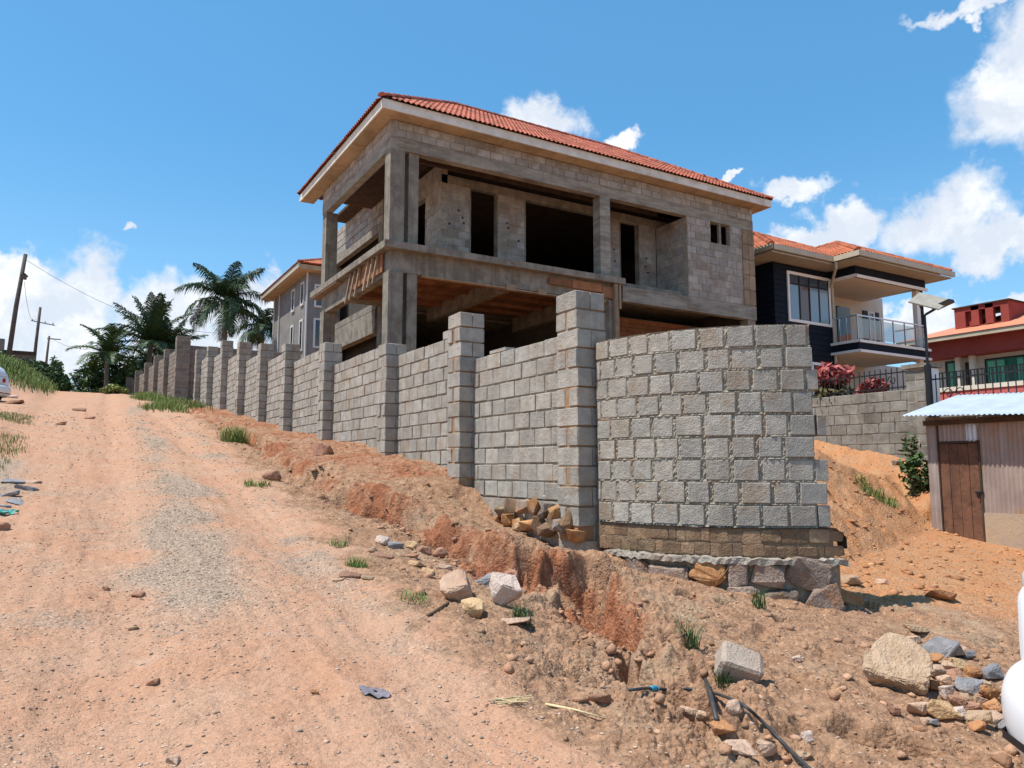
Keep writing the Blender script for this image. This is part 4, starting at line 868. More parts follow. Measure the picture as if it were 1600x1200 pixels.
NF=[(16.35,9.98,1.75,.3),(16.3,10.35,1.7,.34),(16.35,10.75,1.75,.3),(16.25,9.6,1.6,.36),(16.2,10.1,1.5,.3)]
for i,(x,y,z,s_) in enumerate(NF): 
    o=link('foundation_stone',rock_mesh('foundation_stone',s_,s_,s_*.7,M_stoneG,400+i,14),nw,None,np.array((x,y,z))-np.array(NO))
lp=thing('solar_street_lamp','solar street lamp on a black pole beside the grey wall pillar','street lamp',(16.36,9.5,1.2)); LO=lp.location[:]
q=Off(LO); q.tube([(16.36,9.5,1.2),(16.36,9.5,3.9)],.07,10); q.tube([(16.36,9.5,3.9),(16.36,9.5,5.0),(16.36,9.47,5.04),(16.36,9.16,5.16)],.03,8); q.obj('pole',M_black,lp)
q=Off(LO); q.beam((16.36,9.22,5.15),(16.36,8.88,5.24),.2,.07); q.obj('lamp_head',M_black,lp)
q=Off(LO); q.beam((16.2,9.62,5.44),(16.33,9.02,5.17),.5,.03,0,(-.5,-.25,.8)); q.obj('solar_panel',M_solar,lp)
q=Off(LO); q.tube([(16.36,9.3,5.13),(16.3,9.38,5.3)],.015,5); q.tube([(16.3,9.5,5.05),(16.25,9.58,5.38)],.008,5); q.obj('bracket',M_black,lp)

# corrugated shed
W0=np.array((14.09,8.29)); ds=np.array((0.,-1.)); RZ=math.atan2(ds[1],ds[0])
sh=thing('metal_shed','corrugated iron shed with brown plank door and bright sheet roof','shed',(W0[0],W0[1],.38),None,RZ)
# local frame: x along the front, -y... outward normal is to the right-hand side of x
def corr(name,mat,par,fn,n,m_=2,amp=.011,per=.076,L=1.0,th=.004):
    """sheet: fn(s,t,h) -> point; s across the waves"""
    q=MB(); k=int(L/per*6); vs=[]
    for j in range(m_):
        for i in range(k+1):
            s=i/k*L; vs.append(fn(s,j/(m_-1),amp*math.sin(2*math.pi*s/per)))
    q.add(vs,[(j*(k+1)+i,j*(k+1)+i+1,(j+1)*(k+1)+i+1,(j+1)*(k+1)+i) for j in range(m_-1) for i in range(k)]); return q.obj(name,mat,par,True)
OUT=-1 if True else 1     # outward = local -y
LF=5.2; zt=2.0
def shz(x): return 2.2-.04*x
corr('wall_sheet',M_rust,sh,lambda s,t_,h:(s,OUT*(.0)+h,-.1+t_*(shz(s)+.1)),0,2,.011,.076,.2)
corr('lintel_sheet',M_rust,sh,lambda s,t_,h:(.2+s,h-.004,1.72+t_*(shz(.2+s)-1.72)),0,2,.011,.076,.75)
corr('patch_sheet',M_rust2,sh,lambda s,t_,h:(.74+s,h-.014,1.72+t_*.36),0,2,.011,.076,.2)
for i in range(5):
    x=.95+i*.85; corr('wall_sheet',M_rust,sh,lambda s,t_,h,x=x,i=i:(x+s,h-.004*(i%2),.42+t_*(shz(x+s)-.42)),0,2,.011,.076,.86)
q=MB(); q.box(.97,LF,-.03,.12,-.5,.45); q.obj('concrete_base',M_dirtyconc,sh)
q=MB()
for x0,x1,y0,y1 in ((.05,.98,.25,.28),(0.05,.08,.28,2.1),(LF-.05,LF,.15,2.1),(.05,LF,2.1,2.15)): q.box(x0,x1,y0,y1,-.4,2.0)
q.obj('inner_lining',M_dark,sh)
q=MB(); q.box(.2,.225,-.02,.06,-.05,2.1); q.box(.925,.96,-.02,.06,-.12,1.74); q.box(.225,.925,-.015,.06,1.69,1.735); q.obj('door_frame',M_dark,sh)
dr=MB(); dr.box(.23,.92,.03,.045,.2,.3); dr.box(.23,.92,.03,.045,1.4,1.5); dr=dr.obj('door',M_plank,sh)
for i in range(4):
    x=.232+i*.173; q=MB(); q.box(x,x+.165,.0+.004*(i%2),.028,-.07-.012*i,1.685-.006*(i%3)); q.obj('plank',M_plank,dr)
q=MB(); q.box(.84,.98,-.03,-.004,.79,.82); q.tube([(.9,-.035,.8),(.9,-.035,.7)],.018,6); q.obj('latch',M_black,dr)
dx=.5; de=.42
for i in range(7):
    x=-.22+i*.86
    corr('roof_sheet',M_zinc,sh,lambda s,t_,h,x=x,i=i:(x+s,-de+t_*2.0,2.22-.045*(x+s)+t_*.5+h+.003*(i%2)),0,3,.012,.09,.88)
    corr('roof_sheet',M_zinc,sh,lambda s,t_,h,x=x,i=i:(x+s,-de+1.98+t_*.8,2.725-.045*(x+s)-t_*.2+h+.003*(i%2)),0,3,.012,.09,.88)
q=MB(); q.box(.0,LF,-.09,-.03,2.04,2.13); q.obj('wall_plate',M_dark,sh); q=MB(); q.tube([(-.4,-.35,2.2),(-.42,-.35,1.95)],.006,4); q.obj('wire',M_black,sh)

# ------------------------------------------------------------------ trees and plants
def frond_mesh(name,L,droop,mat,seed,nl=34,lw=.055,ll=.75,updown=.35,stiff=.4):
    r=random.Random(seed); q=MB(); pts=[]; th=droop[0]; p=Vector((0,0,0)); n=12
    for i in range(n+1):
        pts.append(p.copy()); th+=(droop[1])/n; p=p+Vector((math.cos(th),0,math.sin(th)))*(L/n)
    q.tube(pts,[.035*(1-i/(n+1.5))+.006 for i in range(n+1)],5)
    for i in range(nl):
        u=.12+.88*i/nl; f=u*n; k=min(int(f),n-1); c=pts[k].lerp(pts[k+1],f-k); d=(pts[k+1]-pts[k]).normalized(); up=Vector((-d.z,0,d.x))
        for s_ in (-1,1):
            l=ll*(math.sin(math.pi*min(1,u*.9+.12))**.6)*r.uniform(.8,1.1); sw=.45+.5*u
            e=(Vector((0,s_,0))+d*sw+up*r.uniform(updown-.25,updown+.2)).normalized(); m=c+e*l*.5; t_=c+e*l-Vector((0,0,1))*l*stiff*r.uniform(.5,1.2); wv=d*lw
            q.add([c-wv*.5,c+wv*.5,m+wv*.6,m-wv*.6,t_],[(0,1,2,3),(3,2,4)])
    return q.mesh(name,mat)
def palm(name,label,base_,h,L,nf,mat,droops,group=None,rad=.16,lean=(0,0),seed=1,ll=.75,nl=34,lw=.055,crownshaft=False,cat='palm tree',up=.35,stiff=.4):
    o=thing(name,label,cat,base_,group); q=MB(); top=Vector((lean[0],lean[1],h))
    if h>.2: q.tube([top*(i/8) +Vector((0,0,-.3 if i==0 else 0)) for i in range(9)],[rad*(1.35-.5*i/8) for i in range(9)],9); q.obj('trunk',M_trunk,o,True)
    if crownshaft: q=MB(); q.tube([top-Vector((0,0,.1)),top+Vector((0,0,.5)),top+Vector((0,0,1.2))],[rad*.95,rad*1.0,rad*.4],9); q.obj('crown_shaft',M_leaf,o,True); top=top+Vector((0,0,1.0))
    r=random.Random(seed); ms=[[frond_mesh('frond',L*r.uniform(.9,1.05),d,mat,seed*10+i*3+j,nl,lw,ll,up,stiff) for j in range(2)] for i,d in enumerate(droops)]
    for i in range(nf):
        az=i*2.399+r.uniform(-.25,.25); k=int(i/nf*len(droops)); link('frond',ms[k][i%2],o,None,top+Vector((0,0,r.uniform(-.1,.1))),(r.uniform(-.15,.15),0,az))
    return o
b0=base
p=onD(345,600,52); palm('royal_palm','tall royal palm with feathery drooping crown above the brick pillars','' or (p[0],p[1],6.0),6.4,3.9,25,M_leafd,[(1.35,-1.0),(.95,-1.5),(.45,-1.75),(.0,-1.5)],None,.2,(.15,.1),3,1.05,40,.07,True,up=.1,stiff=.75)
p=onD(407,600,60); palm('royal_palm','shorter feathery palm half hidden behind the grey house','' or (p[0],p[1],6.2),5.8,2.7,15,M_leafd,[(1.2,-1.2),(.6,-1.7),(.1,-1.5)],None,.18,(0,0),5,.95,36,.075,True,up=.1,stiff=.75)
p=onD(167,600,55); palm('coconut_palm','young coconut palm with arching fronds at the crest of the road','' or (p[0],p[1],6.3),3.7,3.1,17,M_leaf,[(1.3,-.9),(.8,-1.3),(.3,-1.3)],None,.15,(-.1,0),8,.9,36,.07)
p=onD(228,600,58); palm('raffia_palm','broad dense palm with upright fronds above the old wall pillars','' or (p[0],p[1],6.3),5.0,4.4,30,M_leafd,[(1.45,-.45),(1.15,-.7),(.75,-.9),(.3,-1.0)],None,.2,(.2,0),12,.95,38,.085,up=.2,stiff=.5)
p=onD(262,600,60); palm('raffia_palm','smaller dense palm filling in beside the broad palm above the old wall','' or (p[0],p[1],6.4),4.6,3.4,20,M_leafd,[(1.4,-.5),(1.0,-.9),(.5,-1.0)],None,.18,(0,0),14,.75,30,.085,up=.2,stiff=.5)
def leafcloud(name,blobs,n,size,mat,par,seed,kind=None,flat=.5):
    g=np.random.default_rng(seed); vols=np.array([b[3]*b[4]*b[5] for b in blobs]); idx=g.choice(len(blobs),n,p=vols**.75/np.sum(vols**.75)); B_=np.array(blobs)[idx]
    d=g.normal(size=(n,3)); d/=np.linalg.norm(d,axis=1)[:,None]; rad=g.random(n)**.35*(.85+.3*g.random(n)); C_=B_[:,:3]+d*rad[:,None]*B_[:,3:6]
    nn=d*.8+g.normal(size=(n,3))*.7+np.array((0,0,.5)); nn/=np.linalg.norm(nn,axis=1)[:,None]; a=np.cross(nn,g.normal(size=(n,3))); a/=np.linalg.norm(a,axis=1)[:,None]; b=np.cross(nn,a)
    s_=size*(.6+.8*g.random(n))[:,None]; V=np.stack([C_-a*s_,C_+b*s_*.45,C_+a*s_,C_-b*s_*.45],1).reshape(-1,3); q=MB(); q.v=[tuple(v) for v in V]; q.f=[(4*i,4*i+1,4*i+2,4*i+3) for i in range(n)]; q.m=[0]*n
    return q.obj(name,mat,par,False,kind)
def bush(name,label,cat,pos,blobs,n,size,mat,seed,group=None,stem=True,mats2=None):
    o=thing(name,label,cat,pos,group)
    if stem:
        q=MB()
        for b in blobs[:5]: q.tube([(b[0]*.15,b[1]*.15,-.2),(b[0]*.6,b[1]*.6,b[2]*.5),(b[0],b[1],b[2])],[.07,.045,.015],6)
        q.obj('trunk' if cat=='tree' else 'stem',M_trunk,o)
    leafcloud('crown' if cat=='tree' else 'foliage',blobs,n,size,mat,o,seed)
    if mats2: leafcloud(mats2[3],mats2[1],mats2[2],size,mats2[0],o,seed+50)
    return o
p=onD(148,600,57); bush('bushy_tree','rounded dark green tree at the right of the road crest','tree',(p[0],p[1],6.4),[(-.6,0,1.9,1.2,1.2,1.2),(.3,.2,2.9,1.3,1.2,1.3),(1.1,0,1.5,1.2,1.2,1.3),(-.2,-.3,.9,1.4,1.2,.9),(1.9,.1,1.1,1,1,1),(.9,0,3.7,.9,.8,.8),(1.8,0,2.4,1.1,1,1.2)],5200,.16,M_leaf,2)
p=onD(238,600,64); bush('bushy_tree','dense dark tree filling in behind the broad palms above the old wall','tree',(p[0],p[1],6.4),[(0,0,3.2,2.2,1.6,1.6),(-1.6,0,2.6,1.6,1.4,1.5),(1.5,0,2.8,1.6,1.4,1.5),(.2,0,4.9,1.5,1.3,1.2),(-.9,0,4.1,1.4,1.2,1.2),(1.1,0,4.3,1.2,1.2,1.1)],5200,.2,M_leafd,33)
p=onD(200,600,62); bush('bushy_tree','low wide dark tree behind the coconut palm and the farthest wall pillars','tree',(p[0],p[1],6.3),[(0,0,1.6,2.2,1.4,1.6),(1.6,0,1.8,1.6,1.4,1.6),(-1.2,0,1.3,1.4,1.3,1.3),(.6,0,2.9,1.3,1.2,1.1)],4800,.18,M_leafd,35)
p=onD(178,600,50); bush('shrub','yellow green leafy shrub on stems at the foot of the old wall','shrub',(p[0],p[1],6.3),[(0,0,.75,.5,.45,.22),(.5,.1,.62,.4,.35,.2),(-.5,0,.55,.35,.35,.18)],500,.1,M_leafy,3)
p=onD(132,612,53); bush('shrub','low dark shrub at the end of the road crest','shrub',(p[0],p[1],6.4),[(0,0,.3,.8,.5,.35),(.7,0,.45,.6,.5,.4)],600,.1,M_leaf,4)
for (px,py,lab,sz,h,sd) in ((84,585,'pointed conifer like shrub on the left bank by the road crest',.75,2.0,5),(66,590,'low spreading green shrub beside the pointed shrub on the left bank',.9,1.3,6),(97,592,'narrow green shrub at the right end of the left bank',.6,1.2,7)):
    p=onD(px,py+12,50); z=Hs(p[0],p[1]); bush('shrub',lab,'shrub',(p[0],p[1],z),[(0,0,h*.35,sz,sz,h*.4),(.1,0,h*.65,sz*.6,sz*.6,h*.35),(-.1,0,h*.92,sz*.25,sz*.25,h*.25),(.3*sz,0,h*.75,sz*.25,sz*.25,h*.3)],1500,.11,M_leaf,sd)
p=onD(25,590,52); z=Hs(p[0],p[1]); bush('shrub','wide dark weedy shrub below the brown building at the far left','shrub',(p[0],p[1],z),[(0,0,.5,1.5,.8,.6),(1.1,0,.45,.9,.7,.5),(-1,0,.7,.8,.7,.8)],2200,.11,M_leaf,9)
# croton plants behind the neighbour's wall
for (px,py,lab,s_,sd) in ((1302,585,'larger pink red croton shrub behind the grey wall, left of the railings',.55,21),(1364,604,'smaller red orange croton shrub behind the railings of the grey wall',.36,22)):
    p=onX(px,py,17.0); bush('croton',lab,'shrub',(p[0],p[1],p[2]-1.2),[(0,0,.55,s_,s_,s_*.8),(.15,.2,.7,s_*.7,s_*.7,s_*.6)],700,.1,M_leafbr,sd,None,True,(M_croton,[(0,0,1.2,s_*.9,s_*.9,s_*.55),(.1,.2,1.05,s_*.8,s_*.8,s_*.5)],650,'red_leaves'))
o=bush('weed','tall green weed growing between the grey wall and the metal shed','plant',(15.2,9.25,1.0),[(0,0,.5,.3,.3,.5),(.1,.1,.95,.2,.2,.45),(.25,-.2,.4,.3,.3,.4)],520,.075,M_leaf,31)
def blades(q,g,cx,cy,n,rad,h,w=.012,lean=.5,zf=None):
    for i in range(n):
        a=g.random()*6.283; rr_=rad*math.sqrt(g.random()); x=cx+rr_*math.cos(a); y=cy+rr_*math.sin(a); z=(zf or Hs)(x,y)-.01; hh=h*(.5+.7*g.random()); b=g.random()*6.283; l=lean*hh*(.3+g.random())
        dx,dy=math.cos(b)*l,math.sin(b)*l; px,py=-math.sin(b)*w,math.cos(b)*w
        q.add([(x-px,y-py,z),(x+px,y+py,z),(x+dx*.4+px*.7,y+dy*.4+py*.7,z+hh*.65),(x+dx*.4-px*.7,y+dy*.4-py*.7,z+hh*.65),(x+dx,y+dy,z+hh)],[(0,1,2,3),(3,2,4)])
g=np.random.default_rng(11)
for (px,py,n,rad,h,lab,m_) in ((1000,888,130,.13,.26,'green grass tuft against the stone foundation of the curved wall',M_grass),(366,690,220,.35,.4,'tall yellow green grass tuft at the edge of the far gully',M_leafy),(558,886,70,.1,.1,'small bright green grass tuft on the verge above the flat stones',M_grass),(530,852,50,.1,.08,'small green grass tuft on the road edge left of the stone scatter',M_grass),
   (815,972,60,.07,.12,'dark green weed tuft beside the pink white stone',M_leaf),(1133,1075,30,.05,.12,'tiny green sprout between the pipe and the loose block',M_leaf),(1078,1012,40,.06,.16,'thin green weed on the dug soil left of the loose block',M_leaf),(1187,950,35,.06,.18,'thin green weed in front of the foundation stones',M_leaf),(1368,775,120,.35,.2,'green grass patch on the ochre earth heap',M_grass),(402,760,60,.2,.12,'sparse dry grass on the verge beside the gully',M_leafy),(648,938,40,.12,.07,'faint low grass on the verge left of the big stones',M_grass),(1207,862,26,.05,.1,'wisp of grass at the foot of the plinth',M_grass)):
    p=gpx(px,py); q=Off((p[0],p[1],p[2])); blades(q,g,p[0],p[1],int(n*1.8),rad,h,.0035 if rad<.2 else .007,.9); tag(link('grass_tuft',q.mesh('grass_tuft',m_),None,None,p),lab,'grass')
def grass_area(name,fn,n,box,h,mat,w=.012):
    q=MB(); r=random.Random(len(name)); xs=g.uniform(box[0],box[1],n); ys=g.uniform(box[2],box[3],n); keep=fn(xs,ys)>g.random(n); xs=xs[keep]; ys=ys[keep]; zs=H(xs,ys)-.02
    m=len(xs); a=g.random(m)*6.283; hh=h*(.4+.9*g.random(m)); l=.5*hh*(.2+g.random(m)); dx=np.cos(a)*l; dy=np.sin(a)*l; px=-np.sin(a)*w; py=np.cos(a)*w
    V=np.stack([np.stack([xs-px,ys-py,zs],1),np.stack([xs+px,ys+py,zs],1),np.stack([xs+dx*.4+px*.6,ys+dy*.4+py*.6,zs+hh*.65],1),np.stack([xs+dx*.4-px*.6,ys+dy*.4-py*.6,zs+hh*.65],1),np.stack([xs+dx,ys+dy,zs+hh],1)],1).reshape(-1,3)
    q.v=[tuple(v) for v in V]; q.f=[t_ for i in range(m) for t_ in ((5*i,5*i+1,5*i+2,5*i+3),(5*i+3,5*i+2,5*i+4))]; q.m=[0]*len(q.f); return q.obj(name,mat,None,False,'stuff')
o=grass_area('grass',lambda x,y:sm(.05,.5,x-(2.75+.03*(y-34)+.5*np.sin(y*.5)))*sm(31.5,35,y)*(1-sm(57,60,y))*sm(0,.3,5.2-x),9000,(2.2,5.3,30,60),.3,M_grass,.014); tag(o,'strip of green grass along the foot of the old wall','grass')
o=grass_area('grass',lambda x,y:sm(.1,1.4,-x-1.3+.015*y)*sm(40,46,y),20000,(-9,.2,40,62),.45,M_grass,.02); tag(o,'thick weeds and grass covering the raised left bank below the brown building','grass')
o=grass_area('grass',lambda x,y:sm(.0,.35,-x-.72+.35*vn(x*.9,y*.9)+.1)*sm(.02,.3,vn(x*.6+7,y*.6)+.25)*.8,16000,(-3.2,-.5,12,26),.1,M_grass,.006); tag(o,'short patchy grass on the left road verge','grass')

# ------------------------------------------------------------------ poles, wires, far building
def upole(label,top,bot,r0,extra):
    o=thing('utility_pole',label,'utility pole',bot); t_=Vector(top)-Vector(bot); q=MB(); q.tube([Vector((0,0,-1.5))-t_*.02,t_*.5,t_],[r0*1.15,r0,r0*.8],9); q.obj('post',M_pole,o,True); extra(o,t_); return o
def ex1(o,t_):
    q=MB(); q.tube([t_*.8+Vector((.12,0,.1)),t_*.8+Vector((.3,0,-.05)),t_*.8+Vector((.15,0,-.28))],.06,6); q.obj('insulator_bracket',M_black,o)
    q=MB(); q.box(t_.x*.78-.05,t_.x*.78+.28,t_.y-.1,t_.y+.1,t_.z*.76,t_.z*.8); q.obj('clamp',M_pole,o)
def ex2(o,t_):
    q=MB(); q.beam(t_*.78+Vector((-.55,0,.1)),t_*.78+Vector((1.25,0,-.16)),.07,.07); q.obj('cross_arm',M_pole,o)
    for x in (-.45,.5,1.1): q=MB(); q.tube([t_*.78+Vector((x,0,.02-.1*x)),t_*.78+Vector((x,0,.2-.1*x))],[.045,.03],6); q.obj('insulator',M_black,o)
def ex3(o,t_):
    q=MB(); q.beam(t_*.93+Vector((-.2,0,0)),t_*.93+Vector((1.3,0,0)),.12,.12); q.obj('cross_arm',M_pole,o)
T1=onD(40,397,45); B1=onD(10,562,45); T2=onD(63,480,65); B2=onD(50,588,65); T3=onD(77,525,95); B3=onD(70,585,95)
upole('nearest and tallest leaning wooden utility pole at the left',T1,B1,.13,ex1); upole('middle dark utility pole with a slanting cross arm',T2,B2,.13,ex2); upole('farthest and shortest utility pole behind the pointed shrub',T3,B3,.14,ex3)
def wire(label,a,b,sag,r_=.012):
    a=Vector(a); b=Vector(b); q=Off(a); q.tube([a.lerp(b,i/16)-Vector((0,0,sag*4*(i/16)*(1-i/16))) for i in range(17)],r_,4); tag(link('power_line',q.mesh('power_line',M_black),None,None,a),label,'cable')
wire('thin cable sagging from the leaning pole to the middle pole',onD(38,440,45),onD(56,498,65),1.0); wire('thin cable running from the far pole towards the palms',onD(80,528,95),onD(150,545,75),.5,.018)
wire('long thin cable from the leaning pole across the sky to the right',onD(39,405,45),onD(430,510,70),2.2,.012)
fb_=thing('brown_building','low flat roofed brown block building behind weeds at the far left','building',(-4.2,66,8)); q=Off(fb_.location); a=onD(-40,548,55); 
part('wall',M_blockold,[(-9,-2.5,65.4,72,6,10.0)],fb_,fb_.location); part('parapet',M_dark,[(-9.1,-2.4,65.3,65.6,10.002,10.25)],fb_,fb_.location); part('pillar',M_blockold,[(-5.0,-4.4,64.9,65.39,6,11.0)],fb_,fb_.location); part('window',M_cglass,[(-3.9,-3.1,65.37,65.41,8.6,9.4)],fb_,fb_.location)

# ------------------------------------------------------------------ stones lying about
SMATS=dict(t=M_rock_tan,p=M_rock_pink,w=M_rock_white,y=M_rock_yel,g=M_rock_grey,o=M_rock_org,r=M_rock_red)
def stone(px,py,w,h,c,label,deep=None,sub=1,seed=None,group=None,lift=.2,tilt=.25,flat=.6,n=18,dz=0,taper=.0,rx=0):
    """px,py: where its foot stands; w,h: seen size in photo pixels"""
    p=gpx(px,py+h*.3); D=float((p-EYE)@FW); W_=w*D/FPX*1.16; Hh=max(h*D/FPX*1.0,.02); r=random.Random(seed or int(px*7+py*3))
    me=rock_mesh('stone',W_,deep*W_ if deep else W_*r.uniform(.6,.9),Hh,SMATS[c],int(px*13+py),n,sub,.06,flat)
    if taper:
        for v in me.vertices:
            k=1-taper*min(max(.5-v.co.z/Hh,0),1); v.co.x*=k; v.co.y*=k
    o=link('stone',me,None,None,(p[0],p[1],p[2]+Hh*lift+dz),(rx+r.uniform(-tilt,tilt),r.uniform(-tilt,tilt),-YAW+r.uniform(-.3,.3))); return tag(o,label,'stone',group)
stone(790,928,64,58,'w','large pink white angular stone, right hand of the group beside the road',.85,2,lift=.36,taper=.45,tilt=.08,rx=.35)
stone(716,921,66,52,'p','large flat pale pink stone, left hand of the group beside the road',1.0,2,lift=.3,taper=.35,tilt=.08,rx=.4)
stone(740,948,42,30,'y','yellow angular stone in front of the two large pale stones',.9,2,taper=.35,rx=.3,tilt=.1)
stone(757,906,44,26,'g','grey layered stone wedged between the two large pale stones',.8,2)
stone(800,966,52,16,'p','flat pale slab lying in front of the pink white stone',.9,1,lift=.0)
stone(800,898,30,22,'r','brown stone behind the pink white stone',.9)
for d in ((655,879,32,11,'y','flat bright yellow stone on the verge'),(668,892,20,14,'y','small yellow stone just above the pink slab'),(596,842,22,12,'w','small white stone at the top of the verge scatter'),(618,852,26,14,'g','small pale grey stone in the verge scatter'),(640,850,24,18,'y','small tan yellow stone in the verge scatter'),
  (662,858,26,18,'r','red brown stone in the verge scatter'),(688,862,24,18,'r','reddish lump at the lip of the gully, right of the verge scatter'),(600,868,34,11,'r','flat brown stone at the near side of the verge scatter'),(582,858,16,9,'p','small pinkish stone at the left of the verge scatter'),(696,884,22,14,'p','small pink stone above the grey layered stone'),(640,868,30,10,'r','thin reddish slab beside the flat yellow stone'),
  (548,898,34,10,'r','flat brown flake on the verge, left of the others'),(575,902,22,8,'t','small tan flake on the verge beside the flat brown flake'),(530,905,20,7,'t','tiny tan flake nearest the road')):
    stone(*d)
BPT=[(-.27,-.04,.07),(-.2,.08,.13),(-.03,.2,.2),(.08,.27,.22),(.2,.17,.2),(.26,.02,.13),(.2,-.12,.05),(.1,-.2,.0),(-.12,-.13,.03),(-.15,.02,-.12),(.1,.15,-.12),(.16,-.03,-.12),(.06,-.1,-.12),(-.05,-.05,-.12),(-.24,-.05,.0),(.11,-.19,-.06),(.24,-.02,.02)]
p=gpx(1402,1078); tag(link('stone',rock_mesh('stone',.5,.45,.3,M_rock_tan,5,0,3,.09,.6,[(x*.92,y*.92,z*.95) for x,y,z in BPT]),None,None,(p[0],p[1],p[2]+.10),(.12,0,-YAW)),'big flat topped tan boulder tilted on the rubble pile at lower right','stone')
stone(1472,1010,66,34,'g','grey boulder behind the tan boulder on the rubble pile',.7,2,taper=.3,rx=.2)
PILE=[(1432,984,30,12,'t','tan stone at the back of the rubble pile'),(1426,1001,22,11,'p','pale stone behind the tan boulder'),(1498,1020,26,16,'p','pinkish stone right of the grey boulder'),(1514,1024,20,14,'g','small grey stone at the right of the grey boulder'),(1462,1032,34,14,'o','orange slab in front of the grey boulder'),(1500,1040,28,17,'y','cream yellow stone in the middle of the rubble pile'),(1466,1052,22,18,'p','pink stone touching the tan boulder'),(1492,1057,28,14,'r','brown stone in the middle of the rubble pile'),(1522,1053,24,20,'o','orange stone at the upper right of the rubble pile'),
 (1548,1052,32,20,'g','flat blue grey slab near the white car'),(1444,1072,22,18,'o','small orange stone at the foot of the tan boulder'),(1462,1074,24,16,'o','larger orange stone beside the tan boulder'),(1480,1086,22,26,'w','white quartz stone standing in the rubble pile'),(1515,1076,38,26,'g','blue grey block in the centre of the rubble pile'),(1497,1098,24,18,'r','red pink stone below the white quartz stone'),(1518,1105,24,13,'r','brown stone below the blue grey block'),(1533,1097,16,14,'p','small pink stone right of the brown stone'),(1549,1086,24,28,'o','tall orange stone near the white car'),(1552,1106,28,16,'o','deep orange stone near the white car'),(1434,1108,28,22,'p','pale wedge stone at the front of the tan boulder'),
 (1476,1114,40,28,'y','rounded yellow orange stone at the front of the rubble pile'),(1499,1116,18,17,'w','small white stone right of the rounded yellow stone'),(1527,1122,34,24,'t','broad tan stone at the front of the rubble pile'),(1552,1124,34,14,'p','flat pink stone at the front right of the rubble pile'),(1566,1136,32,14,'g','flat grey brown stone at the lowest right of the rubble pile'),(1526,1136,22,13,'o','small orange stone below the broad tan stone'),(1461,1130,18,11,'g','small grey stone in front of the rounded yellow stone'),(1450,1128,18,10,'p','small pale stone at the lower left of the rubble pile'),(1397,1112,16,12,'r','small round reddish stone under the tan boulder'),
 (1476,1064,18,14,'p','small pale stone between pink and brown stones'),(1508,1092,14,12,'t','small tan stone beside the blue grey block'),(1538,1072,16,14,'t','tan chip behind the tall orange stone'),(1568,1090,20,14,'t','tan stone almost touching the car bumper'),(1575,1112,22,16,'p','pale pink stone against the car bumper'),(1482,1040,18,12,'t','small tan stone in front of the grey boulder'),(1540,1120,14,10,'w','tiny white stone in the front of the rubble pile')]
for d in PILE: stone(d[0],d[1],d[2]*1.15,d[3]*1.15,*d[4:],group='stones of the rubble pile',lift=.4)
for d in ((1320,932,52,36,'o','orange brown boulder at the right foot of the curved wall'),(1328,906,34,20,'t','tan stone resting on the orange boulder at the wall end'),(1345,942,20,12,'g','small grey stone right of the orange boulder at the wall end'),(1470,930,44,18,'o','long orange brown stone on the driveway'),(1376,908,22,10,'p','pinkish flat stone below the earth heap'),(1378,1008,16,9,'w','small white stone left of the tan boulder'),(1245,1028,14,13,'w','small pale pebble on the dug soil right of the loose block'),
  (938,1091,36,20,'r','brown orange stone left of the blue pipe joint'),(1076,1114,34,28,'p','pink stone under the black pipe'),(1100,1116,22,20,'t','tan stone beside the pink stone under the pipe'),(1146,1104,30,26,'p','pale pink stone behind the black pipe'),(1130,1136,40,20,'o','orange stone at the lower end of the short pipe'),(1155,1167,52,24,'p','long pale stone beside the pipe at the bottom'),(1196,1168,40,30,'p','pink stone over the pipe at the bottom'),(1255,1180,26,18,'t','tan stone at the right of the pipe at the bottom'),(1262,1150,18,22,'w','small pale stone standing at the pit edge'),
  (858,776,20,12,'w','white rounded stone on the footing in front of the nearest panel'),(705,732,24,14,'o','orange stone balanced at the foot of the second pillar'),(503,700,36,32,'r','big red earth lump in front of the fourth pillar'),(491,1081,13,10,'o','small orange stone alone on the road'),(140,652,16,8,'r','brown stone on the left edge of the road far up'),(125,640,20,8,'r','reddish clod in the middle of the road far up'),
  (166,919,12,9,'r','dark round stone on the left of the road'),(216,928,22,9,'r','flat reddish stone on the road right of the dark round stone'),(238,1064,20,10,'r','dark stone at the front of the road'),(207,982,18,8,'t','tan stone on the road in the foreground'),(272,1187,22,14,'p','pale pink stone at the bottom of the road'),(95,662,14,7,'r','small stone on the grass edge of the road'),
  (20,752,34,11,'g','grey flat stone at the left edge, uppermost'),(40,762,34,9,'g','grey flat stone at the left edge beside the uppermost'),(12,772,34,10,'g','long grey slab at the left edge'),(28,783,30,9,'g','pale grey slab at the left edge, second from bottom'),(8,790,22,8,'g','grey slab at the left edge, lowest'),(52,752,22,8,'p','whitish flat stone at the left verge'),(4,822,22,18,'r','brown lump at the left edge below the teal scrap'),
  (425,744,26,20,'r','brown rubble lump on the verge edge by the gully'),(22,628,26,10,'r','brown lump beside the white car at the left'),(20,620,14,6,'w','white bag like stone beside the car at the left')):
    stone(*d)
# loose concrete block in the dug soil
p=gpx(1155,1062); bm=block_mesh('loose_block',.25,.2,.16,M_cblock,3,bev=.02,jit=.007)
o=link('loose_block',bm,None,None,(p[0],p[1],p[2]+.085),(math.radians(34),math.radians(17),-YAW-math.radians(6))); tag(o,'dusty concrete block lying alone tilted in the dug red soil','block')
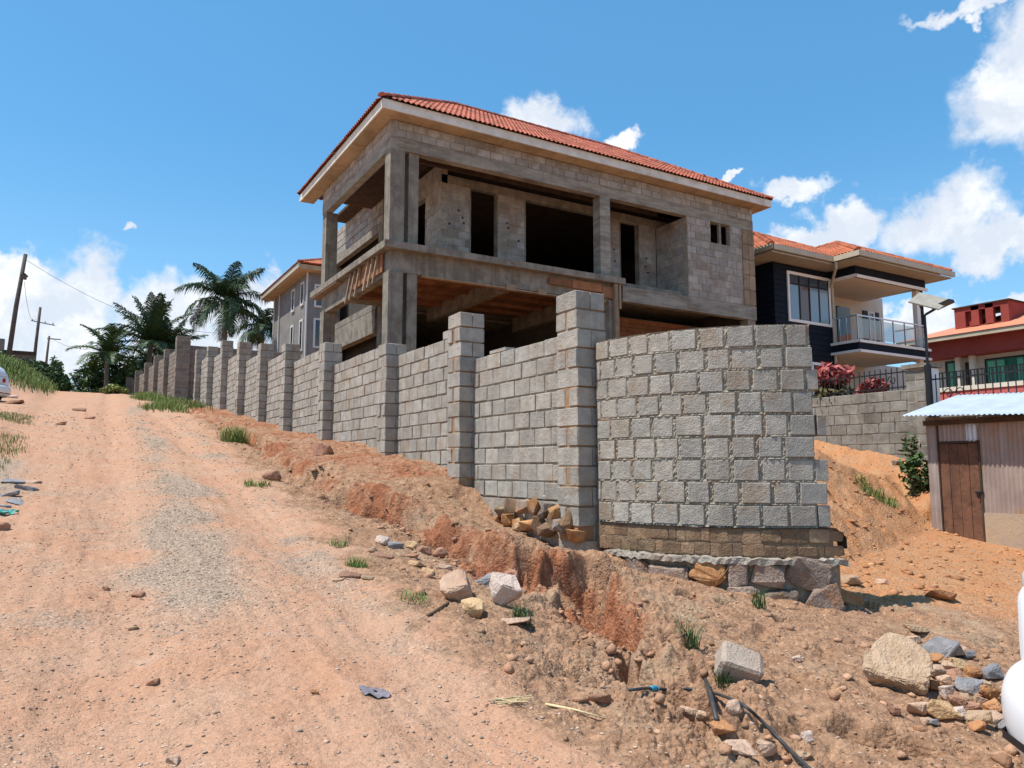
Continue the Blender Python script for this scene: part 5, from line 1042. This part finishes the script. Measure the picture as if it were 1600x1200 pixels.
# clods along the gully banks (lumps one can pick out)
# ------------------------------------------------------------------ pipe, sticks, scraps
def path3(pxs,lift): return [Vector(gpx(x,y))+Vector((0,0,l)) for (x,y),l in zip(pxs,lift)]
P_=path3([(940,1076),(985,1081),(1010,1081),(1035,1082),(1075,1084),(1120,1098),(1160,1120),(1190,1142),(1225,1172),(1262,1205),(1300,1235)],[.0,.012,.02,.02,.03,.05,.06,.05,.03,.02,.02])
def smoothp(P,n=5):
    out=[]
    for i in range(len(P)-1):
        a=P[max(i-1,0)];b=P[i];c=P[i+1];d=P[min(i+2,len(P)-1)]
        for k in range(n):
            t_=k/n; out.append(.5*((2*b)+(c-a)*t_+(2*a-5*b+4*c-d)*t_*t_+(3*b-3*c+d-a)*t_**3))
    return out+[P[-1]]
o=thing('water_pipe','black plastic water pipe with turquoise joint crossing the dug soil','pipe',P_[2]); q=Off(P_[2]); q.tube(smoothp(P_),.009,8); q.obj('hose',M_pipe,o,True)
d=(P_[3]-P_[2]).normalized(); q=Off(P_[2]); c=(P_[2]+P_[3])*.5
for a,b,r0,r1 in ((-.062,-.03,.013,.019),(-.03,-.012,.019,.019),(.012,.03,.019,.019),(.03,.062,.019,.013)): q.tube([c+d*a,c+d*b],[r0,r1],12)
q.obj('coupling',M_blue,o,True); q=Off(P_[2]); q.tube([c-d*.015,c+d*.015],.0165,12); q.obj('coupling_ring',M_black,o,True)
A=Vector(gpx(1103,1076))+Vector((0,0,.05)); B_=Vector(gpx(1120,1128))+Vector((0,0,.01)); q=Off(A); q.tube([A,A.lerp(B_,.5)+Vector((0,0,.02)),B_],.013,8); tag(link('pipe_offcut',q.mesh('pipe_offcut',M_pipe,True),None,None,A),'short dark pipe offcut sticking up beside the long pipe','pipe')
def stick(pxs,r0,label,mat,nm='stick'):
    P=[Vector(gpx(*a))+Vector((0,0,r0*.9)) for a in pxs]; q=Off(P[0]); q.tube(P,[r0,r0*.9,r0*.6][:len(P)] if len(P)<4 else r0,7); tag(link(nm,q.mesh(nm,mat,True),None,None,P[0]),label,nm)
stick([(668,964),(700,944)],.013,'brown stick lying beside the large pink stone',M_stick); stick([(852,1102),(898,1111),(945,1124)],.007,'long pale dry stalk lying on the road edge',M_straw,'stalk')
p=Vector(gpx(800,1098)); q=Off(p); r=random.Random(3)
for i in range(26):
    a=r.uniform(-.6,.6); c=p+Vector((r.uniform(-.05,.05),r.uniform(-.04,.04),r.uniform(.005,.02))); d=Vector((math.cos(a-YAW),math.sin(a-YAW),r.uniform(-.08,.1)))*r.uniform(.03,.08); q.tube([c-d,c+d],.0025,4)
tag(link('straw_bundle',q.mesh('straw_bundle',M_straw),None,None,p),'small tuft of dry straw on the road edge','straw')
def scrap(px,py,s_,mat,label,nm,seed,zs=.02):
    p=Vector(gpx(px,py)); g2=np.random.default_rng(seed); n=7; q=MB(); V=[]
    for i in range(n):
        for j in range(n):
            x=(i/(n-1)-.5)*s_*(1+.3*g2.random()); y=(j/(n-1)-.5)*s_*.7*(1+.3*g2.random()); V.append((x,y,Hs(p.x+x,p.y+y)-p.z+.004+zs*g2.random()))
    q.add(V,[(i*n+j,i*n+n+j,i*n+n+j+1,i*n+j+1) for i in range(n-1) for j in range(n-1) if (i+j)%7!=6 or g2.random()>.4]); tag(link(nm,q.mesh(nm,mat),None,None,p),label,nm.replace('_',' '))
scrap(585,1085,.13,M_plastic,'scrap of torn grey plastic pressed into the road','plastic_scrap',1,.012); scrap(12,805,.16,M_teal,'scrap of teal plastic at the left edge of the road','plastic_scrap',2,.05)

# ------------------------------------------------------------------ loose gravel and clods: real pieces nobody could count
def scatter(name,label,cat,n,rfun,wfun,mat,seed,rmin=2.2,rmax=30,squash=.6,amin=-37,amax=37):
    g2=np.random.default_rng(seed); r_=np.exp(g2.uniform(math.log(rmin),math.log(rmax),n)); a=np.radians(g2.uniform(amin,amax,n))+YAW; x=r_*np.sin(a); y=r_*np.cos(a); k=wfun(x,y)>g2.random(n); x=x[k]; y=y[k]; r_=r_[k]; m=len(x)
    s_=rfun(g2,m,r_); z=H(x,y)+s_*.15
    ico=bmesh.new(); bmesh.ops.create_icosphere(ico,subdivisions=1,radius=1); iv=np.array([v.co[:] for v in ico.verts]); ff=np.array([[v.index for v in f.verts] for f in ico.faces]); ico.free()
    V=iv[None]*(.5+.85*g2.random((m,len(iv),1))); th=g2.random(m)*6.283; c,s2=np.cos(th),np.sin(th); ax=.7+.6*g2.random((m,3)); ax[:,2]*=squash; V=V*ax[:,None,:]*s_[:,None,None]
    Vx=V[:,:,0]*c[:,None]-V[:,:,1]*s2[:,None]; Vy=V[:,:,0]*s2[:,None]+V[:,:,1]*c[:,None]; V=np.stack([Vx+x[:,None],Vy+y[:,None],V[:,:,2]+z[:,None]],-1).reshape(-1,3)
    F=(ff[None]+(np.arange(m)*len(iv))[:,None,None]).reshape(-1,3); me=bpy.data.meshes.new(name); me.vertices.add(len(V)); me.vertices.foreach_set('co',V.astype(np.float32).ravel()); me.loops.add(F.size); me.loops.foreach_set('vertex_index',F.astype(np.int32).ravel()); me.polygons.add(len(F)); me.polygons.foreach_set('loop_start',np.arange(0,F.size,3,dtype=np.int32)); me.update(calc_edges=True)
    me.materials.append(mat); o=link(name,me,None,'stuff'); tag(o,label,cat)
xrd=lambda y:2.0+.07*(y-4)
def wg(x,y):
    tr=.75+.045*y; on=x<xrd(y); w=.28+.7*np.exp(-((x-tr)/.32)**2)*sm(4,6,y)+.35*np.exp(-((x-tr-1.1)/.35)**2)+.5*np.exp(-(((x-.3)/.9)**2+((y-6.2)/.7)**2))+.35*sm(.0,.3,fbm(x,y,.8,3,.6,20)); return np.where(on,w,.35)
scatter('gravel','fine gravel and grit strewn over the dirt road and verge','gravel',46000,lambda g2,m,r_:np.maximum(.0035+.010*g2.random(m)**3,r_*.0009*(.5+g2.random(m))),wg,M_pebble,1,squash=.42)
def wc(x,y):
    s,_=sdist(x,y,SC); v=sm(0,.6,x-xrd(y)); return np.clip(v*.22+.8*np.exp(-((s+.12)/.22)**2)*(y<45)*(y>4),0,1)*np.where((insd(x,y)>.0)&(x<16.5),.4,1)
scatter('soil_clods','crumbled clods of red soil over the dug verge and gully','soil',17000,lambda g2,m,r_:np.maximum(.006+.045*g2.random(m)**4.5,r_*.001),wc,M_clod,2,2.2,26)

def wb(x,y):
    s,_=sdist(x,y,SC); return np.clip(.8*np.exp(-((s+.1)/.2)**2)*(y<40)*(y>3.5)+.05*sm(0,.6,x-xrd(y))*(insd(x,y)<0)+.2*np.exp(-(sdist(x,y,TR)[0]/.3)**2),0,1)
scatter('earth_lumps','broken lumps of red earth fallen along the gully bank','soil',9500,lambda g2,m,r_:.009+.036*g2.random(m)**4+r_*.0006,wb,M_clod,3,2.4,30,.8)
scatter('spoil_lumps','lumps of ochre earth on the spoil heap behind the curved wall','soil',2600,lambda g2,m,r_:.012+.06*g2.random(m)**6,lambda x,y:((insd(x,y)>.1)&(x<16.4)&(y<15)&(x>7))*.8,M_spoil,4,8.5,19,.5,14,36)
# ------------------------------------------------------------------ cars
def car(label,loc,rz,sz=1.0):
    """hatchback, tail at local x=0, nose at x=3.9, left-right along y"""
    o=thing('parked_car',label,'car',loc,None,rz)
    def loft(st,n=18,cap=True):
        q=MB(); vs=[]
        for (x,zb,zt,hw,ex) in st:
            for k in range(n):
                a=2*math.pi*k/n; c,s_=math.cos(a),math.sin(a); y=hw*math.copysign(abs(c)**ex,c); z=(zb+zt)/2+(zt-zb)/2*math.copysign(abs(s_)**ex,s_); vs.append((x,y,z))
        m=len(st); q.add(vs,[(i*n+k,(i+1)*n+k,(i+1)*n+(k+1)%n,i*n+(k+1)%n) for i in range(m-1) for k in range(n)]+[tuple(range(n)),tuple(range(m*n-1,(m-1)*n-1,-1))]); return q
    loft([(.16,.42,.92,.74,.22),(.19,.36,.95,.78,.22),(.34,.3,.96,.82,.25),(.9,.26,.95,.84,.33),(2.4,.26,.94,.84,.33),(3.2,.28,.86,.81,.36),(3.7,.34,.74,.74,.42),(3.86,.42,.62,.62,.5)]).obj('body',M_carw,o,True)
    loft([(.19,.8,1.0,.74,.2),(.34,.8,1.28,.72,.22),(.6,.8,1.47,.68,.3),(1.3,.88,1.53,.67,.45),(2.0,.88,1.46,.66,.45),(2.75,.86,.98,.66,.5)]).obj('cabin',M_carw,o,True)
    q=MB(); q.add([(.2,-.68,.96),(.2,.68,.96),(.48,.62,1.36),(.48,-.62,1.36)],[(0,1,2,3)]); q.v=[(x-.015,y,z) for x,y,z in q.v]; q.obj('rear_window',M_cglass,o)
    for s_ in (-1,1):
        for pts in (((.5,1.0),(1.25,1.0),(1.25,1.42),(.62,1.38)),((1.32,1.0),(2.35,1.0),(1.95,1.38),(1.32,1.42))):
            q=MB(); q.add([(x,s_*(.675 if z<1.1 else .63),z) for x,z in pts],[(0,1,2,3) if s_<0 else (3,2,1,0)]); q.obj('side_window',M_cglass,o)
    # rounded rear and front bumpers
    for nm,sg,x0 in (('rear_bumper',-1,.12),('front_bumper',1,3.72)):
        path=[(.75*-sg,.835),(.45*-sg,.85),(.2*-sg,.84),(.04*-sg,.79),(.08*sg,.66),(.13*sg,.4),(.15*sg,0)]; path=path+[(x,-y) for x,y in path[-2::-1]]
        prof=[(0,.62),(.5,.6),(.9,.53),(1,.44),(.92,.33),(.6,.24),(0,.2)]; vs=[]; n=len(prof)
        for i,(x,y) in enumerate(path):
            a=path[max(i-1,0)]; b=path[min(i+1,len(path)-1)]; tx,ty=b[0]-a[0],b[1]-a[1]; L=math.hypot(tx,ty); nx,ny=(-ty/L,tx/L)
            if (nx*sg if abs(nx)>.3 else ny*y)<0: nx,ny=-nx,-ny
            dpt=.11*min(1,i/2,(len(path)-1-i)/2)+.01
            for u,z in prof: vs.append((x0+x+nx*dpt*(u-.6),y+ny*dpt*(u-.6),z))
        q=MB(); q.add(vs,[(i*n+k,i*n+k+1,(i+1)*n+k+1,(i+1)*n+k) for i in range(len(path)-1) for k in range(n-1)]); ob=q.obj(nm,M_carw,o,True)
        q=MB(); q.add([(x0+x+(.03 if sg>0 else -.03)*(abs(y)<.7),y*1.012,z) for x,y in path for z in (.3,.335)],[(2*i,2*i+1,2*i+3,2*i+2) for i in range(len(path)-1)]); q.obj('bumper_trim',M_black,o)
        md=ob.modifiers.new('round','SUBSURF'); md.levels=1; md.render_levels=2
    for s_ in (-1,1):
        q=MB(); q.box(.12,.16,s_*.45-.05,s_*.45+.05,.74,.88); q.obj('tail_light',M_red,o)
        q=MB(); q.box(3.7,3.8,s_*.56-.12,s_*.56+.12,.6,.72); q.obj('headlight',M_gpane,o)
        for x in (.72,3.15):
            q=MB(); q.tube([(x,s_*.66,.29),(x,s_*.85,.29)],.29,20); w=q.obj('wheel',M_rubber,o,False); q=MB(); q.tube([(x,s_*.851,.29),(x,s_*.862,.29)],[.18,.16],16); q.obj('rim',M_rim,w)
        q=MB(); q.box(2.3,2.42,s_*.86-.1,s_*.86+.1,.98,1.1); q.obj('side_mirror',M_carw,o)
    q=MB(); q.box(.11,.15,-.26,.26,.68,.8); q.obj('number_plate_panel',M_white,o)
    return o
Rw=Vector((RT[0],RT[1],0)); Fv=Vector((F0[0],F0[1],0))
c=Fv*2.72+Rw*2.11; car('white parked car whose rounded bumper corner enters at the right edge',(c.x,c.y,.15),-YAW)
c=Fv*27-Rw*18.6; c2=car('white parked car at the left edge of the road far up',(c.x,c.y,Hs(c.x+.5,c.y)+.02),-YAW+math.pi)
